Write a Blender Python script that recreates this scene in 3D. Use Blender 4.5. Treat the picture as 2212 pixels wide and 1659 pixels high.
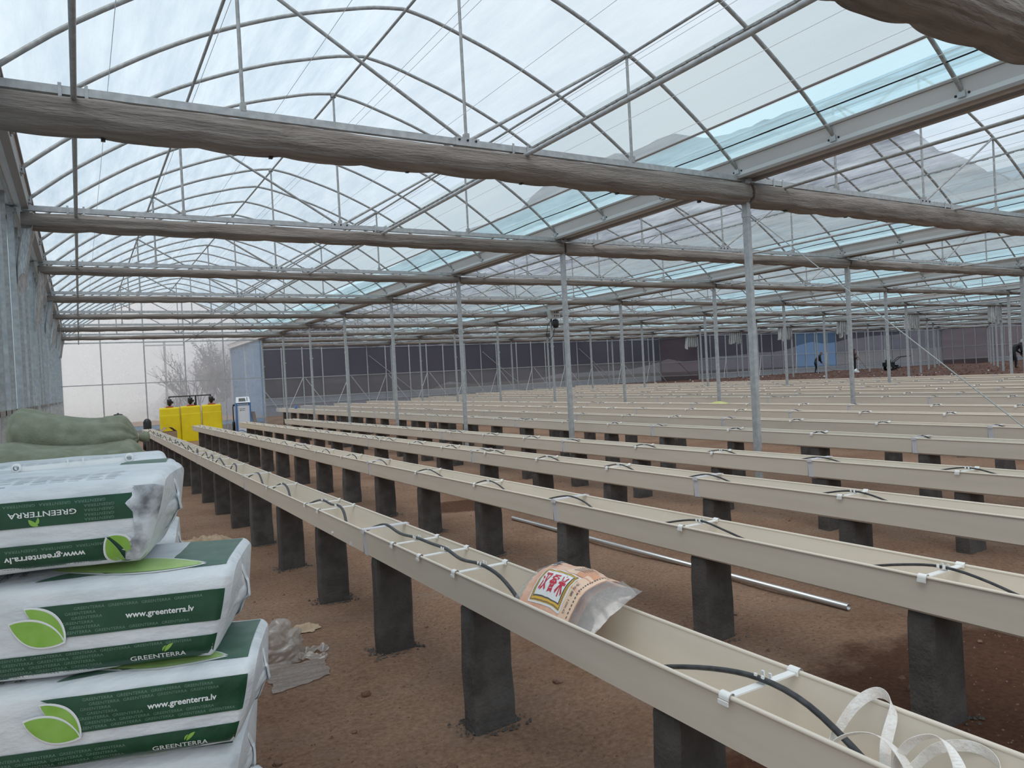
import bpy, math, random
from mathutils import Vector, Matrix, noise
random.seed(7)
sc = bpy.context.scene
for o in list(bpy.data.objects): bpy.data.objects.remove(o)
PI = math.pi
# ------------------------------------------------------------------ camera (eye is 1.65 m up; all z below are relative to the eye unless noted)
EYE = 1.65
FPX = 1585.13
YAW, PITCH, ROLL = 0.53262, -0.010533, -0.052326
cyw, syw = math.cos(YAW), math.sin(YAW)
FWD = Vector((syw*math.cos(PITCH), cyw*math.cos(PITCH), math.sin(PITCH)))
RGT0 = Vector((cyw, -syw, 0)); UP0 = RGT0.cross(FWD)
RGT = math.cos(ROLL)*RGT0 + math.sin(ROLL)*UP0
UPV = -math.sin(ROLL)*RGT0 + math.cos(ROLL)*UP0
cd = bpy.data.cameras.new('camera'); cam = bpy.data.objects.new('camera', cd)
sc.collection.objects.link(cam)
cd.sensor_width = 36.0; cd.lens = FPX/2212*36.0; cd.clip_end = 600; cd.clip_start = .05
M = Matrix((RGT, UPV, -FWD)).transposed().to_4x4(); M.translation = Vector((0, 0, EYE))
cam.matrix_world = M
sc.camera = cam
# ------------------------------------------------------------------ sky, sun, exposure
SKY = (0.86, 0.935, 1.0); SKYS = 0.95
w = bpy.data.worlds.new('world'); sc.world = w; w.use_nodes = True
nt = w.node_tree; nt.nodes.clear()
wo = nt.nodes.new('ShaderNodeOutputWorld'); bg = nt.nodes.new('ShaderNodeBackground')
tc = nt.nodes.new('ShaderNodeTexCoord'); nz = nt.nodes.new('ShaderNodeTexNoise'); cr = nt.nodes.new('ShaderNodeValToRGB')
nz.inputs['Scale'].default_value = 1.6; nz.inputs['Detail'].default_value = 3
cr.color_ramp.elements[0].color = (0.72, 0.79, 0.88, 1); cr.color_ramp.elements[0].position = .3
cr.color_ramp.elements[1].color = (0.94, 0.965, .99, 1); cr.color_ramp.elements[1].position = .62
nt.links.new(tc.outputs['Generated'], nz.inputs['Vector']); nt.links.new(nz.outputs['Fac'], cr.inputs['Fac'])
nt.links.new(cr.outputs['Color'], bg.inputs['Color']); bg.inputs['Strength'].default_value = SKYS
nt.links.new(bg.outputs[0], wo.inputs[0])
sl = bpy.data.lights.new('sun', 'SUN'); sl.energy = 2.1; sl.angle = math.radians(50); sl.color = (1.0, .935, .85)
so = bpy.data.objects.new('sun', sl); sc.collection.objects.link(so)
so.rotation_euler = (math.radians(22), math.radians(-20), 0); so.location = (0, 0, 30)
sc.view_settings.view_transform = 'Standard'; sc.view_settings.look = 'None'
sc.view_settings.gamma = 1; sc.view_settings.use_curve_mapping = False; sc.view_settings.exposure = 0.12
sc.cycles.transparent_max_bounces = 24
sc.cycles.max_bounces = 8
sc.cycles.volume_bounces = 5
# ------------------------------------------------------------------ helpers
COL = sc.collection
def proj(x, y, z):
    v = Vector((x, y, z)); d = v.dot(FWD)
    if d < .1: return None
    return (1106+FPX*v.dot(RGT)/d, 829.5-FPX*v.dot(UPV)/d)
def seen(pts, mg=160):
    for q in pts:
        r = proj(*q)
        if r and -mg < r[0] < 2212+mg and -mg < r[1] < 1659+mg: return True
    return False
ORD = ['zeroth','first','second','third','fourth','fifth','sixth','seventh','eighth','ninth','tenth','eleventh','twelfth','thirteenth','fourteenth','fifteenth','sixteenth','seventeenth','eighteenth','nineteenth','twentieth']
def od(n):
    if n <= 20: return ORD[n]
    return {2: 'twenty-', 3: 'thirty-', 4: 'forty-'}[n//10]+ORD[n % 10] if n % 10 else {3: 'thirtieth', 4: 'fortieth'}[n//10]
class MB:
    def __init__(s): s.v = []; s.f = []; s.m = []; s.sm = []
    def add(s, vs, fs, mi=0, smooth=False):
        b = len(s.v); s.v += [tuple(q) for q in vs]
        for q in fs: s.f.append(tuple(i+b for i in q)); s.m.append(mi); s.sm.append(smooth)
        return s
    def box(s, x0, x1, y0, y1, z0, z1, mi=0):
        vs = [(x, y, z) for z in (z0, z1) for y in (y0, y1) for x in (x0, x1)]
        return s.add(vs, [(0,2,3,1),(4,5,7,6),(0,1,5,4),(2,6,7,3),(0,4,6,2),(1,3,7,5)], mi)
    def tube(s, pts, r, n=8, mi=0, cap=True, flat=1.0, smooth=True):
        pts = [Vector(q) for q in pts]; rings = []; up = None
        for i, q in enumerate(pts):
            t = (pts[min(i+1, len(pts)-1)]-pts[max(i-1, 0)]).normalized()
            if up is None:
                up = Vector((0, 0, 1)) if abs(t.z) < .9 else Vector((1, 0, 0))
            a = t.cross(up).normalized(); b = a.cross(t).normalized(); up = b
            rr = r[i] if isinstance(r, (list, tuple)) else r
            rings.append([q+a*rr*math.cos(2*PI*k/n)+b*rr*flat*math.sin(2*PI*k/n) for k in range(n)])
        vs = [v for g in rings for v in g]; fs = []
        for i in range(len(rings)-1):
            for k in range(n):
                k2 = (k+1) % n; fs.append((i*n+k, i*n+k2, (i+1)*n+k2, (i+1)*n+k))
        s.add(vs, fs, mi, smooth)
        if cap:
            s.add(rings[0], [tuple(range(n))[::-1]], mi); s.add(rings[-1], [tuple(range(n))], mi)
        return s
    def bar(s, p, q, wx, wz, mi=0):     # rectangular bar between two points
        p = Vector(p); q = Vector(q); t = (q-p).normalized()
        up = Vector((0, 0, 1)) if abs(t.z) < .95 else Vector((0, 1, 0))
        a = t.cross(up).normalized()*wx/2; b = a.cross(t).normalized()*wz/2
        vs = [c+i*a+j*b for c in (p, q) for i, j in ((-1,-1),(1,-1),(1,1),(-1,1))]
        return s.add(vs, [(3,2,1,0),(4,5,6,7),(0,1,5,4),(1,2,6,5),(2,3,7,6),(3,0,4,7)], mi)
    def grid(s, fn, nu, nv, mi=0, smooth=True, closeu=False, flip=False):
        vs = [fn(i/(nu if closeu else nu), j/nv) for j in range(nv+1) for i in range(nu+(0 if closeu else 1))]
        W_ = nu if closeu else nu+1; fs = []
        for j in range(nv):
            for i in range(nu):
                i2 = (i+1) % W_; q = (j*W_+i, j*W_+i2, (j+1)*W_+i2, (j+1)*W_+i)
                fs.append(q[::-1] if flip else q)
        return s.add(vs, fs, mi, smooth)
    def lathe(s, prof, n=16, mi=0, c=(0, 0, 0), axis='z'):
        def fn(u, v):
            t = v*(len(prof)-1); i = min(int(t), len(prof)-2); k = t-i
            r = prof[i][0]*(1-k)+prof[i+1][0]*k; z = prof[i][1]*(1-k)+prof[i+1][1]*k
            a = 2*PI*u; x, y = r*math.cos(a), r*math.sin(a)
            p = (x, y, z) if axis == 'z' else ((z, x, y) if axis == 'x' else (x, z, y))
            return (p[0]+c[0], p[1]+c[1], p[2]+c[2])
        return s.grid(fn, n, len(prof)-1, mi, closeu=True)
    def mesh(s, name, mats):
        me = bpy.data.meshes.new(name); me.from_pydata(s.v, [], s.f)
        for m in (mats if isinstance(mats, (list, tuple)) else [mats]): me.materials.append(m)
        me.polygons.foreach_set('material_index', s.m); me.polygons.foreach_set('use_smooth', s.sm); me.update()
        return me
def link(name, data, parent=None, loc=None, rot=None):
    o = bpy.data.objects.new(name, data); COL.objects.link(o)
    if parent: o.parent = parent
    if loc: o.location = loc
    if rot: o.rotation_euler = rot
    return o
def tag(o, label, cat, group=None, kind=None):
    o['label'] = label; o['category'] = cat
    if group: o['group'] = group
    if kind: o['kind'] = kind
    return o
def struct(o): o['kind'] = 'structure'; return o
def thing(name, label, cat, loc=(0, 0, 0), rot=(0, 0, 0), group=None):
    return tag(link(name, None, None, loc, rot), label, cat, group)
def copy_tree(o, parent=None):
    c = o.copy(); COL.objects.link(c)
    if parent: c.parent = parent
    for ch in list(o.children): copy_tree(ch, c)
    return c
# ------------------------------------------------------------------ materials
def newmat(name):
    m = bpy.data.materials.new(name); m.use_nodes = True; n = m.node_tree; n.nodes.clear()
    return m, n, n.nodes.new('ShaderNodeOutputMaterial')
def nnode(n, typ, **kw):
    d = n.nodes.new(typ)
    for k, v in kw.items():
        if k in d.inputs: d.inputs[k].default_value = v
        else: setattr(d, k, v)
    return d
def c4(c): return (c[0], c[1], c[2], 1)
def mat(name, col, rough=.6, metal=0., col2=None, scale=8., bump=0., bscale=60., lo=.4, hi=.65, stretch=None, spec=.5, obj=False, sheen=0):
    m, n, out = newmat(name); b = nnode(n, 'ShaderNodeBsdfPrincipled', Roughness=rough, Metallic=metal)
    b.inputs['Specular IOR Level'].default_value = spec
    n.links.new(b.outputs[0], out.inputs[0])
    if obj: src = n.nodes.new('ShaderNodeTexCoord').outputs['Object']
    else: src = n.nodes.new('ShaderNodeNewGeometry').outputs['Position']
    if stretch:
        mp = n.nodes.new('ShaderNodeMapping'); mp.inputs['Scale'].default_value = stretch
        n.links.new(src, mp.inputs['Vector']); src = mp.outputs[0]
    if col2 is not None:
        t = nnode(n, 'ShaderNodeTexNoise', Scale=scale, Detail=5.0); r = n.nodes.new('ShaderNodeValToRGB')
        r.color_ramp.elements[0].position = lo; r.color_ramp.elements[1].position = hi
        r.color_ramp.elements[0].color = c4(col); r.color_ramp.elements[1].color = c4(col2)
        n.links.new(src, t.inputs['Vector']); n.links.new(t.outputs['Fac'], r.inputs['Fac']); n.links.new(r.outputs['Color'], b.inputs['Base Color'])
    else: b.inputs['Base Color'].default_value = c4(col)
    if bump:
        t = nnode(n, 'ShaderNodeTexNoise', Scale=bscale, Detail=4.0); bp = nnode(n, 'ShaderNodeBump', Strength=bump, Distance=.02)
        n.links.new(src, t.inputs['Vector']); n.links.new(t.outputs['Fac'], bp.inputs['Height']); n.links.new(bp.outputs[0], b.inputs['Normal'])
    return m
def film(name, tcol, dcol, fac, fac2=None, scale=2., stretch=(1, 1, 1), gloss=.03, diff=0.0, graze=None):
    # polythene film: partly clear, partly milky
    m, n, out = newmat(name)
    t = n.nodes.new('ShaderNodeBsdfTransparent'); t.inputs[0].default_value = c4(tcol)
    d = n.nodes.new('ShaderNodeBsdfTranslucent'); d.inputs[0].default_value = c4(dcol)
    last = d.outputs[0]
    if diff:
        df = n.nodes.new('ShaderNodeBsdfDiffuse'); df.inputs[0].default_value = c4(dcol)
        mm = n.nodes.new('ShaderNodeMixShader'); mm.inputs[0].default_value = diff
        n.links.new(last, mm.inputs[1]); n.links.new(df.outputs[0], mm.inputs[2]); last = mm.outputs[0]
    if graze:      # longer path through the film at grazing angles
        lw = n.nodes.new('ShaderNodeLayerWeight'); lw.inputs['Blend'].default_value = .55
        cm = n.nodes.new('ShaderNodeMix'); cm.data_type = 'RGBA'; cm.inputs[6].default_value = c4(tcol); cm.inputs[7].default_value = c4(graze)
        n.links.new(lw.outputs['Facing'], cm.inputs[0]); n.links.new(cm.outputs[2], t.inputs[0])
    mx = n.nodes.new('ShaderNodeMixShader'); n.links.new(t.outputs[0], mx.inputs[1]); n.links.new(last, mx.inputs[2])
    if fac2 is not None:
        g = n.nodes.new('ShaderNodeNewGeometry'); mp = n.nodes.new('ShaderNodeMapping'); mp.inputs['Scale'].default_value = stretch
        nz = nnode(n, 'ShaderNodeTexNoise', Scale=scale, Detail=6.0, Roughness=.65); mr = n.nodes.new('ShaderNodeMapRange')
        mr.inputs['From Min'].default_value = .3; mr.inputs['From Max'].default_value = .7
        mr.inputs['To Min'].default_value = fac; mr.inputs['To Max'].default_value = fac2
        n.links.new(g.outputs['Position'], mp.inputs[0]); n.links.new(mp.outputs[0], nz.inputs['Vector'])
        n.links.new(nz.outputs['Fac'], mr.inputs[0]); n.links.new(mr.outputs[0], mx.inputs[0])
    else: mx.inputs[0].default_value = fac
    gl = n.nodes.new('ShaderNodeBsdfGlossy'); gl.inputs['Roughness'].default_value = .25
    mg = n.nodes.new('ShaderNodeMixShader'); mg.inputs[0].default_value = gloss
    n.links.new(mx.outputs[0], mg.inputs[1]); n.links.new(gl.outputs[0], mg.inputs[2]); n.links.new(mg.outputs[0], out.inputs[0])
    return m
M_film = film('roof_film', (.88, .91, .935), (.71, .785, .84), .14, .54, 2.0, (2.2, .35, 2.2), graze=(.50, .66, .78))
M_film2 = film('double_roof_film', (.70, .77, .79), (.56, .63, .65), .32, .60, 2.2, (2.5, .25, 2.5), graze=(.50, .62, .70))
M_film3 = film('cyan_eave_film', (.70, .90, .96), (.62, .86, .93), .40, .6, 3, (3, .4, 3))
M_endfilm = film('clear_end_film', (.98, .98, .99), (.98, .98, 1.0), .22, .34, 1.5)
M_bluefilm = film('pale_blue_film', (.55, .75, .95), (.42, .62, .86), .5, .7, .6, (1, 1, .3), diff=.15)
M_sidefilm = film('side_film', (.62, .76, .88), (.50, .64, .74), .55, .75, 1.2, (1, 1, .3), diff=.2)
M_whitepanel = film('white_side_panel', (.85, .85, .85), (.80, .78, .76), .8, None, diff=.3)
M_shade = film('dark_shade_film', (.30, .29, .34), (.078, .072, .088), .70, .78, .8, (.3, .3, 2), diff=.75)
M_shade2 = film('grey_lower_film', (.34, .33, .35), (.175, .165, .172), .70, .8, .8, (.3, .3, 2), diff=.75)
M_shadered = film('brown_shade_film', (.30, .26, .28), (.115, .09, .095), .70, .78, .8, (.3, .3, 2), diff=.75)
M_shadeblue = film('blue_wall_film', (.25, .38, .6), (.105, .17, .265), .70, .8, .5, (1, 1, .3), diff=.7)
M_skirt = film('skirt_film', (.6, .62, .66), (.34, .36, .40), .75, .9, 3, diff=.6)
M_steel = mat('galvanised_steel', (.36, .375, .385), .45, .3, (.50, .515, .52), 14, lo=.35, hi=.7)
M_steeld = mat('galvanised_tube', (.30, .305, .30), .5, .2, (.40, .405, .40), 20)
M_gutter = mat('gutter_steel', (.62, .62, .615), .5, .1, (.70, .70, .69), 3, stretch=(1, .2, 1))
M_gutterf = mat('gutter_flange_steel', (.30, .27, .255), .6, .2)
M_black = mat('black_plastic', (.012, .012, .014), .45)
M_hose = mat('black_hose_rubber', (.022, .023, .026), .42, 0, (.05, .052, .056), 30)
M_wire = mat('white_wire', (.75, .77, .80), .5)
M_trough = mat('cream_pvc', (.75, .675, .575), .45, 0, (.71, .635, .535), 2.5, stretch=(6, .5, 6))
M_collar = mat('lilac_white_pvc', (.66, .65, .68), .4)
M_clip = mat('white_clip_plastic', (.86, .86, .84), .35)
M_conc = mat('concrete', (.066, .058, .054), .95, 0, (.095, .086, .08), 9, bump=.35, bscale=55)
M_conc2 = mat('light_concrete', (.11, .103, .098), .95, 0, (.065, .058, .055), 7, bump=.45, bscale=40)
M_curt = mat('shade_curtain_cloth', (.19, .165, .148), .8, 0, (.275, .243, .22), 3, bump=1.0, bscale=16, stretch=(.5, 4, 4))
M_silver = mat('silver_curtain_cloth', (.52, .51, .50), .45, .25, (.30, .29, .28), 14, stretch=(6, 6, .8))
M_bag = mat('white_bag_plastic', (.72, .75, .775), .38, 0, (.61, .65, .685), 7, bump=.25, bscale=22, stretch=(1, 2.2, 2.2))
M_bagend = mat('dirty_bag_plastic', (.14, .145, .16), .5, 0, (.70, .74, .78), 12, lo=.38, hi=.58, bump=.4, bscale=18)
M_green = mat('dark_green_print', (.006, .055, .026), .35, 0, (.009, .072, .034), 12, bump=.15, bscale=25)
M_green2 = mat('faded_green_print', (.05, .125, .085), .45, 0, (.085, .165, .12), 18)
M_leaf = mat('leaf_green_print', (.21, .42, .045), .4, 0, (.27, .49, .09), 16)
M_leafp = mat('pale_leaf_print', (.42, .60, .22), .45, 0, (.36, .54, .18), 30)
M_pwhite = mat('white_print', (.78, .80, .80), .45)
M_faint = mat('faint_lettering_print', (.15, .25, .19), .45)
M_dark = mat('dark_lettering_print', (.10, .11, .10), .5)
M_fine = mat('grey_fine_print', (.42, .45, .45), .5)
M_sack = mat('olive_woven_sack', (.21, .225, .155), .85, 0, (.27, .285, .205), 18, bump=.3, bscale=160)
M_dirt = mat('dirt_smear', (.16, .13, .11), .9, 0, (.33, .32, .31), 60)
M_yellow = mat('yellow_tank_plastic', (.86, .68, .008), .4, 0, (.80, .60, .006), 3)
M_red = mat('red_cap', (.45, .06, .02), .5)
M_mwhite = mat('machine_white_paint', (.72, .74, .78), .35)
M_mblue = mat('machine_blue_paint', (.05, .16, .42), .35)
M_screen = mat('dark_screen', (.02, .03, .03), .2)
M_cardb = mat('brown_cardboard', (.33, .22, .14), .85, 0, (.40, .28, .18), 6)
M_kraft = mat('kraft_paper', (.42, .31, .21), .85, 0, (.50, .38, .27), 14, bump=.4, bscale=25)
M_peach = mat('peach_bag_print', (.74, .40, .27), .3, 0, (.80, .52, .38), 12, bump=.3, bscale=30)
M_peach2 = mat('light_peach_print', (.82, .58, .42), .3)
M_orange = mat('orange_bag_print', (.68, .33, .19), .3)
M_gold = mat('gold_border_print', (.78, .47, .06), .4)
M_rred = mat('red_characters', (.58, .02, .05), .4)
M_lblue = mat('blue_emblem_print', (.03, .13, .40), .4)
M_webb = mat('white_webbing', (.88, .86, .83), .6, 0, (.80, .74, .69), 25, bump=.25, bscale=90)
M_clear = film('clear_bag_film', (.93, .93, .92), (.75, .74, .73), .22, .4, 30, gloss=.12, diff=.5)
M_litter = film('milky_plastic_litter', (.80, .76, .72), (.70, .64, .59), .38, .62, 14, gloss=.12, diff=.5)
M_bubble = film('net_plastic_litter', (.75, .70, .66), (.55, .49, .45), .55, .85, 60, gloss=.05, diff=.5)
M_clod = mat('clod_soil', (.15, .082, .055), .95, 0, (.235, .15, .108), 9, bump=.5, bscale=80)
M_clodr = mat('dug_red_soil', (.072, .028, .018), .95, 0, (.12, .055, .036), 1.5, bump=.5, bscale=8)
M_hill = mat('wooded_hillside', (.055, .06, .085), 1, 0, (.11, .115, .15), .12)
M_bark = mat('shrub_bark', (.10, .10, .11), 1)
M_grass = mat('outside_ground', (.22, .22, .20), 1, 0, (.30, .30, .27), .6)
M_skin = mat('skin', (.36, .20, .14), .6); M_hair = mat('grey_cap', (.10, .10, .10), .9)
M_shirt = mat('black_jacket', (.012, .012, .014), .9); M_jeans = mat('blue_trousers', (.03, .045, .08), .9)
M_brownj = mat('brown_jacket', (.06, .026, .022), .9); M_blk = mat('black_trousers', (.01, .01, .012), .9)
M_lgrey = mat('pale_headscarf', (.30, .30, .29), .9); M_wood = mat('pale_wood', (.25, .20, .16), .8)
# soil floor material
def floor_mat():
    m, n, out = newmat('bare_soil'); b = nnode(n, 'ShaderNodeBsdfPrincipled', Roughness=.95)
    b.inputs['Specular IOR Level'].default_value = .15
    g = n.nodes.new('ShaderNodeNewGeometry'); L = n.links.new
    def noi(s, d=6., r=.6, vec=None):
        t = nnode(n, 'ShaderNodeTexNoise', Scale=s, Detail=d, Roughness=r); L(vec or g.outputs['Position'], t.inputs['Vector']); return t.outputs['Fac']
    def ramp(f, a, c0, b_, c1):
        r = n.nodes.new('ShaderNodeValToRGB'); r.color_ramp.elements[0].position = a; r.color_ramp.elements[1].position = b_
        r.color_ramp.elements[0].color = c4(c0); r.color_ramp.elements[1].color = c4(c1); L(f, r.inputs['Fac']); return r.outputs['Color']
    def mix(f, a, b_, mode='MIX'):
        x = n.nodes.new('ShaderNodeMix'); x.data_type = 'RGBA'; x.blend_type = mode
        if isinstance(f, float): x.inputs[0].default_value = f
        else: L(f, x.inputs[0])
        L(a, x.inputs[6]); L(b_, x.inputs[7]); return x.outputs[2]
    base = ramp(noi(.9), .35, (.29, .178, .122), .65, (.42, .275, .195))
    fine = ramp(noi(38., 8., .7), .3, (.55, .52, .50), .7, (1.18, 1.16, 1.14))
    c = mix(1.0, base, fine, 'MULTIPLY')
    grey = ramp(noi(2.3), .5, (0, 0, 0), .72, (.5, .5, .5)); rgb = n.nodes.new('ShaderNodeRGB'); rgb.outputs[0].default_value = (.30, .235, .185, 1)
    c = mix(grey, c, rgb.outputs[0])
    # damp patches with soft ragged edges: near right, and a red one below the second row
    wet = n.nodes.new('ShaderNodeRGB'); wet.outputs[0].default_value = (.095, .040, .022, 1)
    def patch(cx, cy, rx, ry, rot):
        mp = n.nodes.new('ShaderNodeMapping'); mp.vector_type = 'TEXTURE'
        mp.inputs['Location'].default_value = (cx, cy, 0); mp.inputs['Rotation'].default_value = (0, 0, rot); mp.inputs['Scale'].default_value = (rx, ry, 100)
        L(g.outputs['Position'], mp.inputs[0]); ln = n.nodes.new('ShaderNodeVectorMath'); ln.operation = 'LENGTH'; L(mp.outputs[0], ln.inputs[0])
        ad = n.nodes.new('ShaderNodeMath'); ad.operation = 'MULTIPLY_ADD'; L(noi(4.5), ad.inputs[0]); ad.inputs[1].default_value = .6; L(ln.outputs['Value'], ad.inputs[2])
        mr = n.nodes.new('ShaderNodeMapRange'); mr.inputs['From Min'].default_value = 1.38; mr.inputs['From Max'].default_value = 1.14
        mr.inputs['To Max'].default_value = .85
        L(ad.outputs[0], mr.inputs[0]); return mr.outputs[0]
    for a in ((3.55, 1.55, 1.75, 1.05, .10), (4.3, 8.6, .62, .45, 0), (2.1, 1.6, .8, .8, 0)):
        x = n.nodes.new('ShaderNodeMix'); x.data_type = 'RGBA'; L(patch(*a), x.inputs[0]); L(c, x.inputs[6])
        wm = mix(1.0, wet.outputs[0], fine, 'MULTIPLY'); L(wm, x.inputs[7]); c = x.outputs[2]
    L(c, b.inputs['Base Color'])
    bp = nnode(n, 'ShaderNodeBump', Strength=.75, Distance=.03); h = noi(22., 10., .72); L(h, bp.inputs['Height'])
    bp2 = nnode(n, 'ShaderNodeBump', Strength=.5, Distance=.02); L(noi(90., 6., .7), bp2.inputs['Height']); L(bp.outputs[0], bp2.inputs['Normal'])
    L(bp2.outputs[0], b.inputs['Normal']); L(b.outputs[0], out.inputs[0]); return m
M_floor = floor_mat()
# ------------------------------------------------------------------ plan of the house
GX, W, Y0 = 7.216, 7.726, 3.652
def K(k): return Y0+k*4/3
ZC = 2.27                                   # chord height above the eye
def gut(i): return GX+(i-1)*W               # gutter line i (0 = left wall)
NS = 10                                     # spans
def kend(s): return 23 if s == 0 else (29 if s < 5 else (26 if s < 9 else 23))
def smooth(a, b, x):
    t = max(0, min(1, (x-a)/(b-a))); return t*t*(3-2*t)
def gz(x, y, rough=True):
    pts = [(-50, -1.72), (1.9, -1.72), (2.9, -1.61), (7, -1.59), (11, -1.52), (15, -1.45), (22, -1.33), (29.6, -1.16), (31.5, -.98), (200, -.98)]
    for (a, za), (b, zb) in zip(pts, pts[1:]):
        if x <= b: z = za+(zb-za)*(x-a)/(b-a); break
    z -= .0055*max(0, min(y, 40))*(1-smooth(6.5, 8.5, x))
    if rough:
        z += .018*(noise.noise(Vector((x*1.1, y*1.1, 0)))) + .012*noise.noise(Vector((x*3.3, y*3.3, 5)))
        if x > 30.5: z += .10*smooth(30.5, 32, x)*(noise.noise(Vector((x*1.7, y*1.7, 9)))+noise.noise(Vector((x*.5, y*.5, 3))))
    return z
def G(x, y): return gz(x, y)+EYE
def axis(segs):
    r = []
    for a, b, d in segs:
        n = max(1, int(round((b-a)/d))); r += [a+(b-a)*i/n for i in range(n)]
    return r+[segs[-1][1]]
xs = axis([(-.75, 6.5, .09), (6.5, 16, .4), (16, 30.4, 1.2), (30.4, 52, .35), (52, 86, 1.2)])
ys = axis([(-12, 0, 2), (0, 9, .09), (9, 16, .3), (16, 43.6, .55)])
mb = MB(); nx, ny = len(xs), len(ys)
vs = [(x, y, G(x, y)) for y in ys for x in xs]
mb.v = vs
for j in range(ny-1):
    for i in range(nx-1):
        mb.f.append((j*nx+i, j*nx+i+1, (j+1)*nx+i+1, (j+1)*nx+i)); mb.m.append(1 if xs[i] > 30.6 else 0); mb.sm.append(True)
struct(link('floor', mb.mesh('floor', [M_floor, M_clodr])))
# outside ground and hill
mb = MB(); mb.add([(-150, 43.6, -.5), (260, 43.6, -.5), (260, 300, -.5), (-150, 300, -.5)], [(0, 1, 2, 3)])
mb.add([(-150, -60, -.4), (-.8, -60, -.4), (-.8, 43.6, -.4), (-150, 43.6, -.4)], [(0, 1, 2, 3)])
struct(link('ground', mb.mesh('ground', M_grass)))
def hillz(x, y):
    a = x/80.0
    prof = [(-3, 0), (.11, 0), (.16, 5), (.2, 8), (.35, 13), (.6, 21), (1.0, 36), (1.5, 47), (2.2, 40), (3.5, 26), (6, 15)]
    for (p, h), (q, g) in zip(prof, prof[1:]):
        if a <= q: z = h+(g-h)*(a-p)/(q-p); break
    else: z = 15
    z = max(0, z)
    r = math.exp(-((y-85)/24.0)**2) if y < 85 else 1
    return z*r*(1+.13*noise.noise(Vector((x*.07, y*.07, 1))))+.9*abs(noise.noise(Vector((x*.6, y*.6, 4))))*min(1, z/4)-.45
mb = MB(); mb.grid(lambda u, v: (6+u*340, 50+v*70, hillz(6+u*340, 50+v*70)), 170, 34)
struct(link('hill', mb.mesh('hill', M_hill)))
fm_, fn_, fo_ = newmat('fog'); vs_ = fn_.nodes.new('ShaderNodeVolumeScatter'); vs_.inputs['Color'].default_value = (.97, .98, 1, 1); vs_.inputs['Density'].default_value = .030; vs_.inputs['Anisotropy'].default_value = .3
fn_.links.new(vs_.outputs[0], fo_.inputs['Volume'])
mb = MB(); mb.box(-60, 18, 44.4, 150, -.45, 18); fog = link('fog', mb.mesh('fog', fm_)); tag(fog, 'bank of white fog outside the clear end wall', 'fog', kind='stuff')
# ------------------------------------------------------------------ roof film
def archz(t):                                # t = distance from span centre, height above chord
    pts = [(0, 4.185), (.35, 4.13), (.7, 4.035), (1.15, 3.90), (1.575, 3.74), (2.07, 3.52), (2.5, 3.29), (2.9, 3.04), (3.29, 2.77), (3.6, 2.52), (3.78, 2.365)]
    t = min(abs(t), 3.78)
    for i in range(len(pts)-1):
        (a, za), (b, zb) = pts[i], pts[i+1]
        if t <= b:
            m0 = (pts[i+1][1]-pts[i-1][1])/(pts[i+1][0]-pts[i-1][0]) if i else -.14
            m1 = (pts[min(i+2, len(pts)-1)][1]-pts[i][1])/(pts[min(i+2, len(pts)-1)][0]-pts[i][0])
            u = (t-a)/(b-a); h = b-a
            return (2*u**3-3*u*u+1)*za+(u**3-2*u*u+u)*h*m0+(-2*u**3+3*u*u)*zb+(u**3-u*u)*h*m1
    return 2.365
mb = MB()
for s in range(NS):
    c = gut(s)+W/2; ye = K(kend(s))
    ts = [-3.84, -3.6, -3.3, -2.9, -2.45, -2.07, -1.6, -1.15, -.7, -.35, 0, .35, .7, 1.15, 1.6, 2.07, 2.45, 2.9, 3.3, 3.6, 3.84]
    yy = [-12]+[K(k) for k in range(-6, kend(s)+1, 1)]
    for i in range(len(ts)-1):
        tm = (ts[i]+ts[i+1])/2
        mi = 2 if tm > 3.25 else (1 if tm > 2.4 else 0)
        for j in range(len(yy)-1):
            def P(t, y):
                z = archz(t)+.045 if abs(t) < 3.8 else 2.52
                return (c+t, y, z+EYE)
            mb.add([P(ts[i], yy[j]), P(ts[i+1], yy[j]), P(ts[i+1], yy[j+1]), P(ts[i], yy[j+1])], [(0, 1, 2, 3)], mi, True)
roofm = mb.mesh('ceiling', [M_film, M_film2, M_film3])
struct(link('ceiling', roofm))
# ------------------------------------------------------------------ arches
def arch_mesh(n):
    mb = MB(); mb.tube([(t, 0, archz(t)+EYE) for t in [-3.74+7.48*i/n for i in range(n+1)]], .021, 8 if n > 20 else 6); return mb.mesh('roof_arch', M_steeld)
A_hi, A_lo = arch_mesh(44), arch_mesh(22)
br = MB(); br.box(-.10, .10, -.06, .06, 0, 0)
def bracket_mesh():
    mb = MB(); mb.box(-.006, .006, -.085, .085, -.035, .035); mb.box(-.03, .0, -.035, .035, -.03, .03, 0)
    for y in (-.06, .06): mb.lathe([(0, -.014), (.012, -.014), (.012, .0), (0, .0)], 6, 1, (0, y, 0), 'x')
    return mb.mesh('foot_bracket', [M_steel, M_black])
B_me = bracket_mesh()
na = 0
for s in range(9):
    c = gut(s)+W/2; cnt = 0
    for k in range(-3, kend(s)+1):
        y = K(k)
        if not seen([(c+t, y, archz(t)) for t in (-3.7, -2.5, -1.2, 0, 1.2, 2.5, 3.7)], 60): continue
        cnt += 1
        if s >= 4 and k > 22: continue
        o = link('roof_arch', A_hi if (s < 2 and k < 12) else A_lo, None, (c, y, 0)); na += 1
        tag(o, 'curved steel roof pipe, %s from the camera in the %s arched span from the left' % (od(cnt), od(s+1)), 'roof pipe', 'curved roof pipes of the %s span' % od(s+1))
        if s < 3 and k < 14:
            for sg in (-1, 1):
                b = link('foot_bracket', B_me, o, (sg*3.755, 0, 2.365+EYE)); b.rotation_euler = (0, 0, 0 if sg > 0 else PI)
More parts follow.
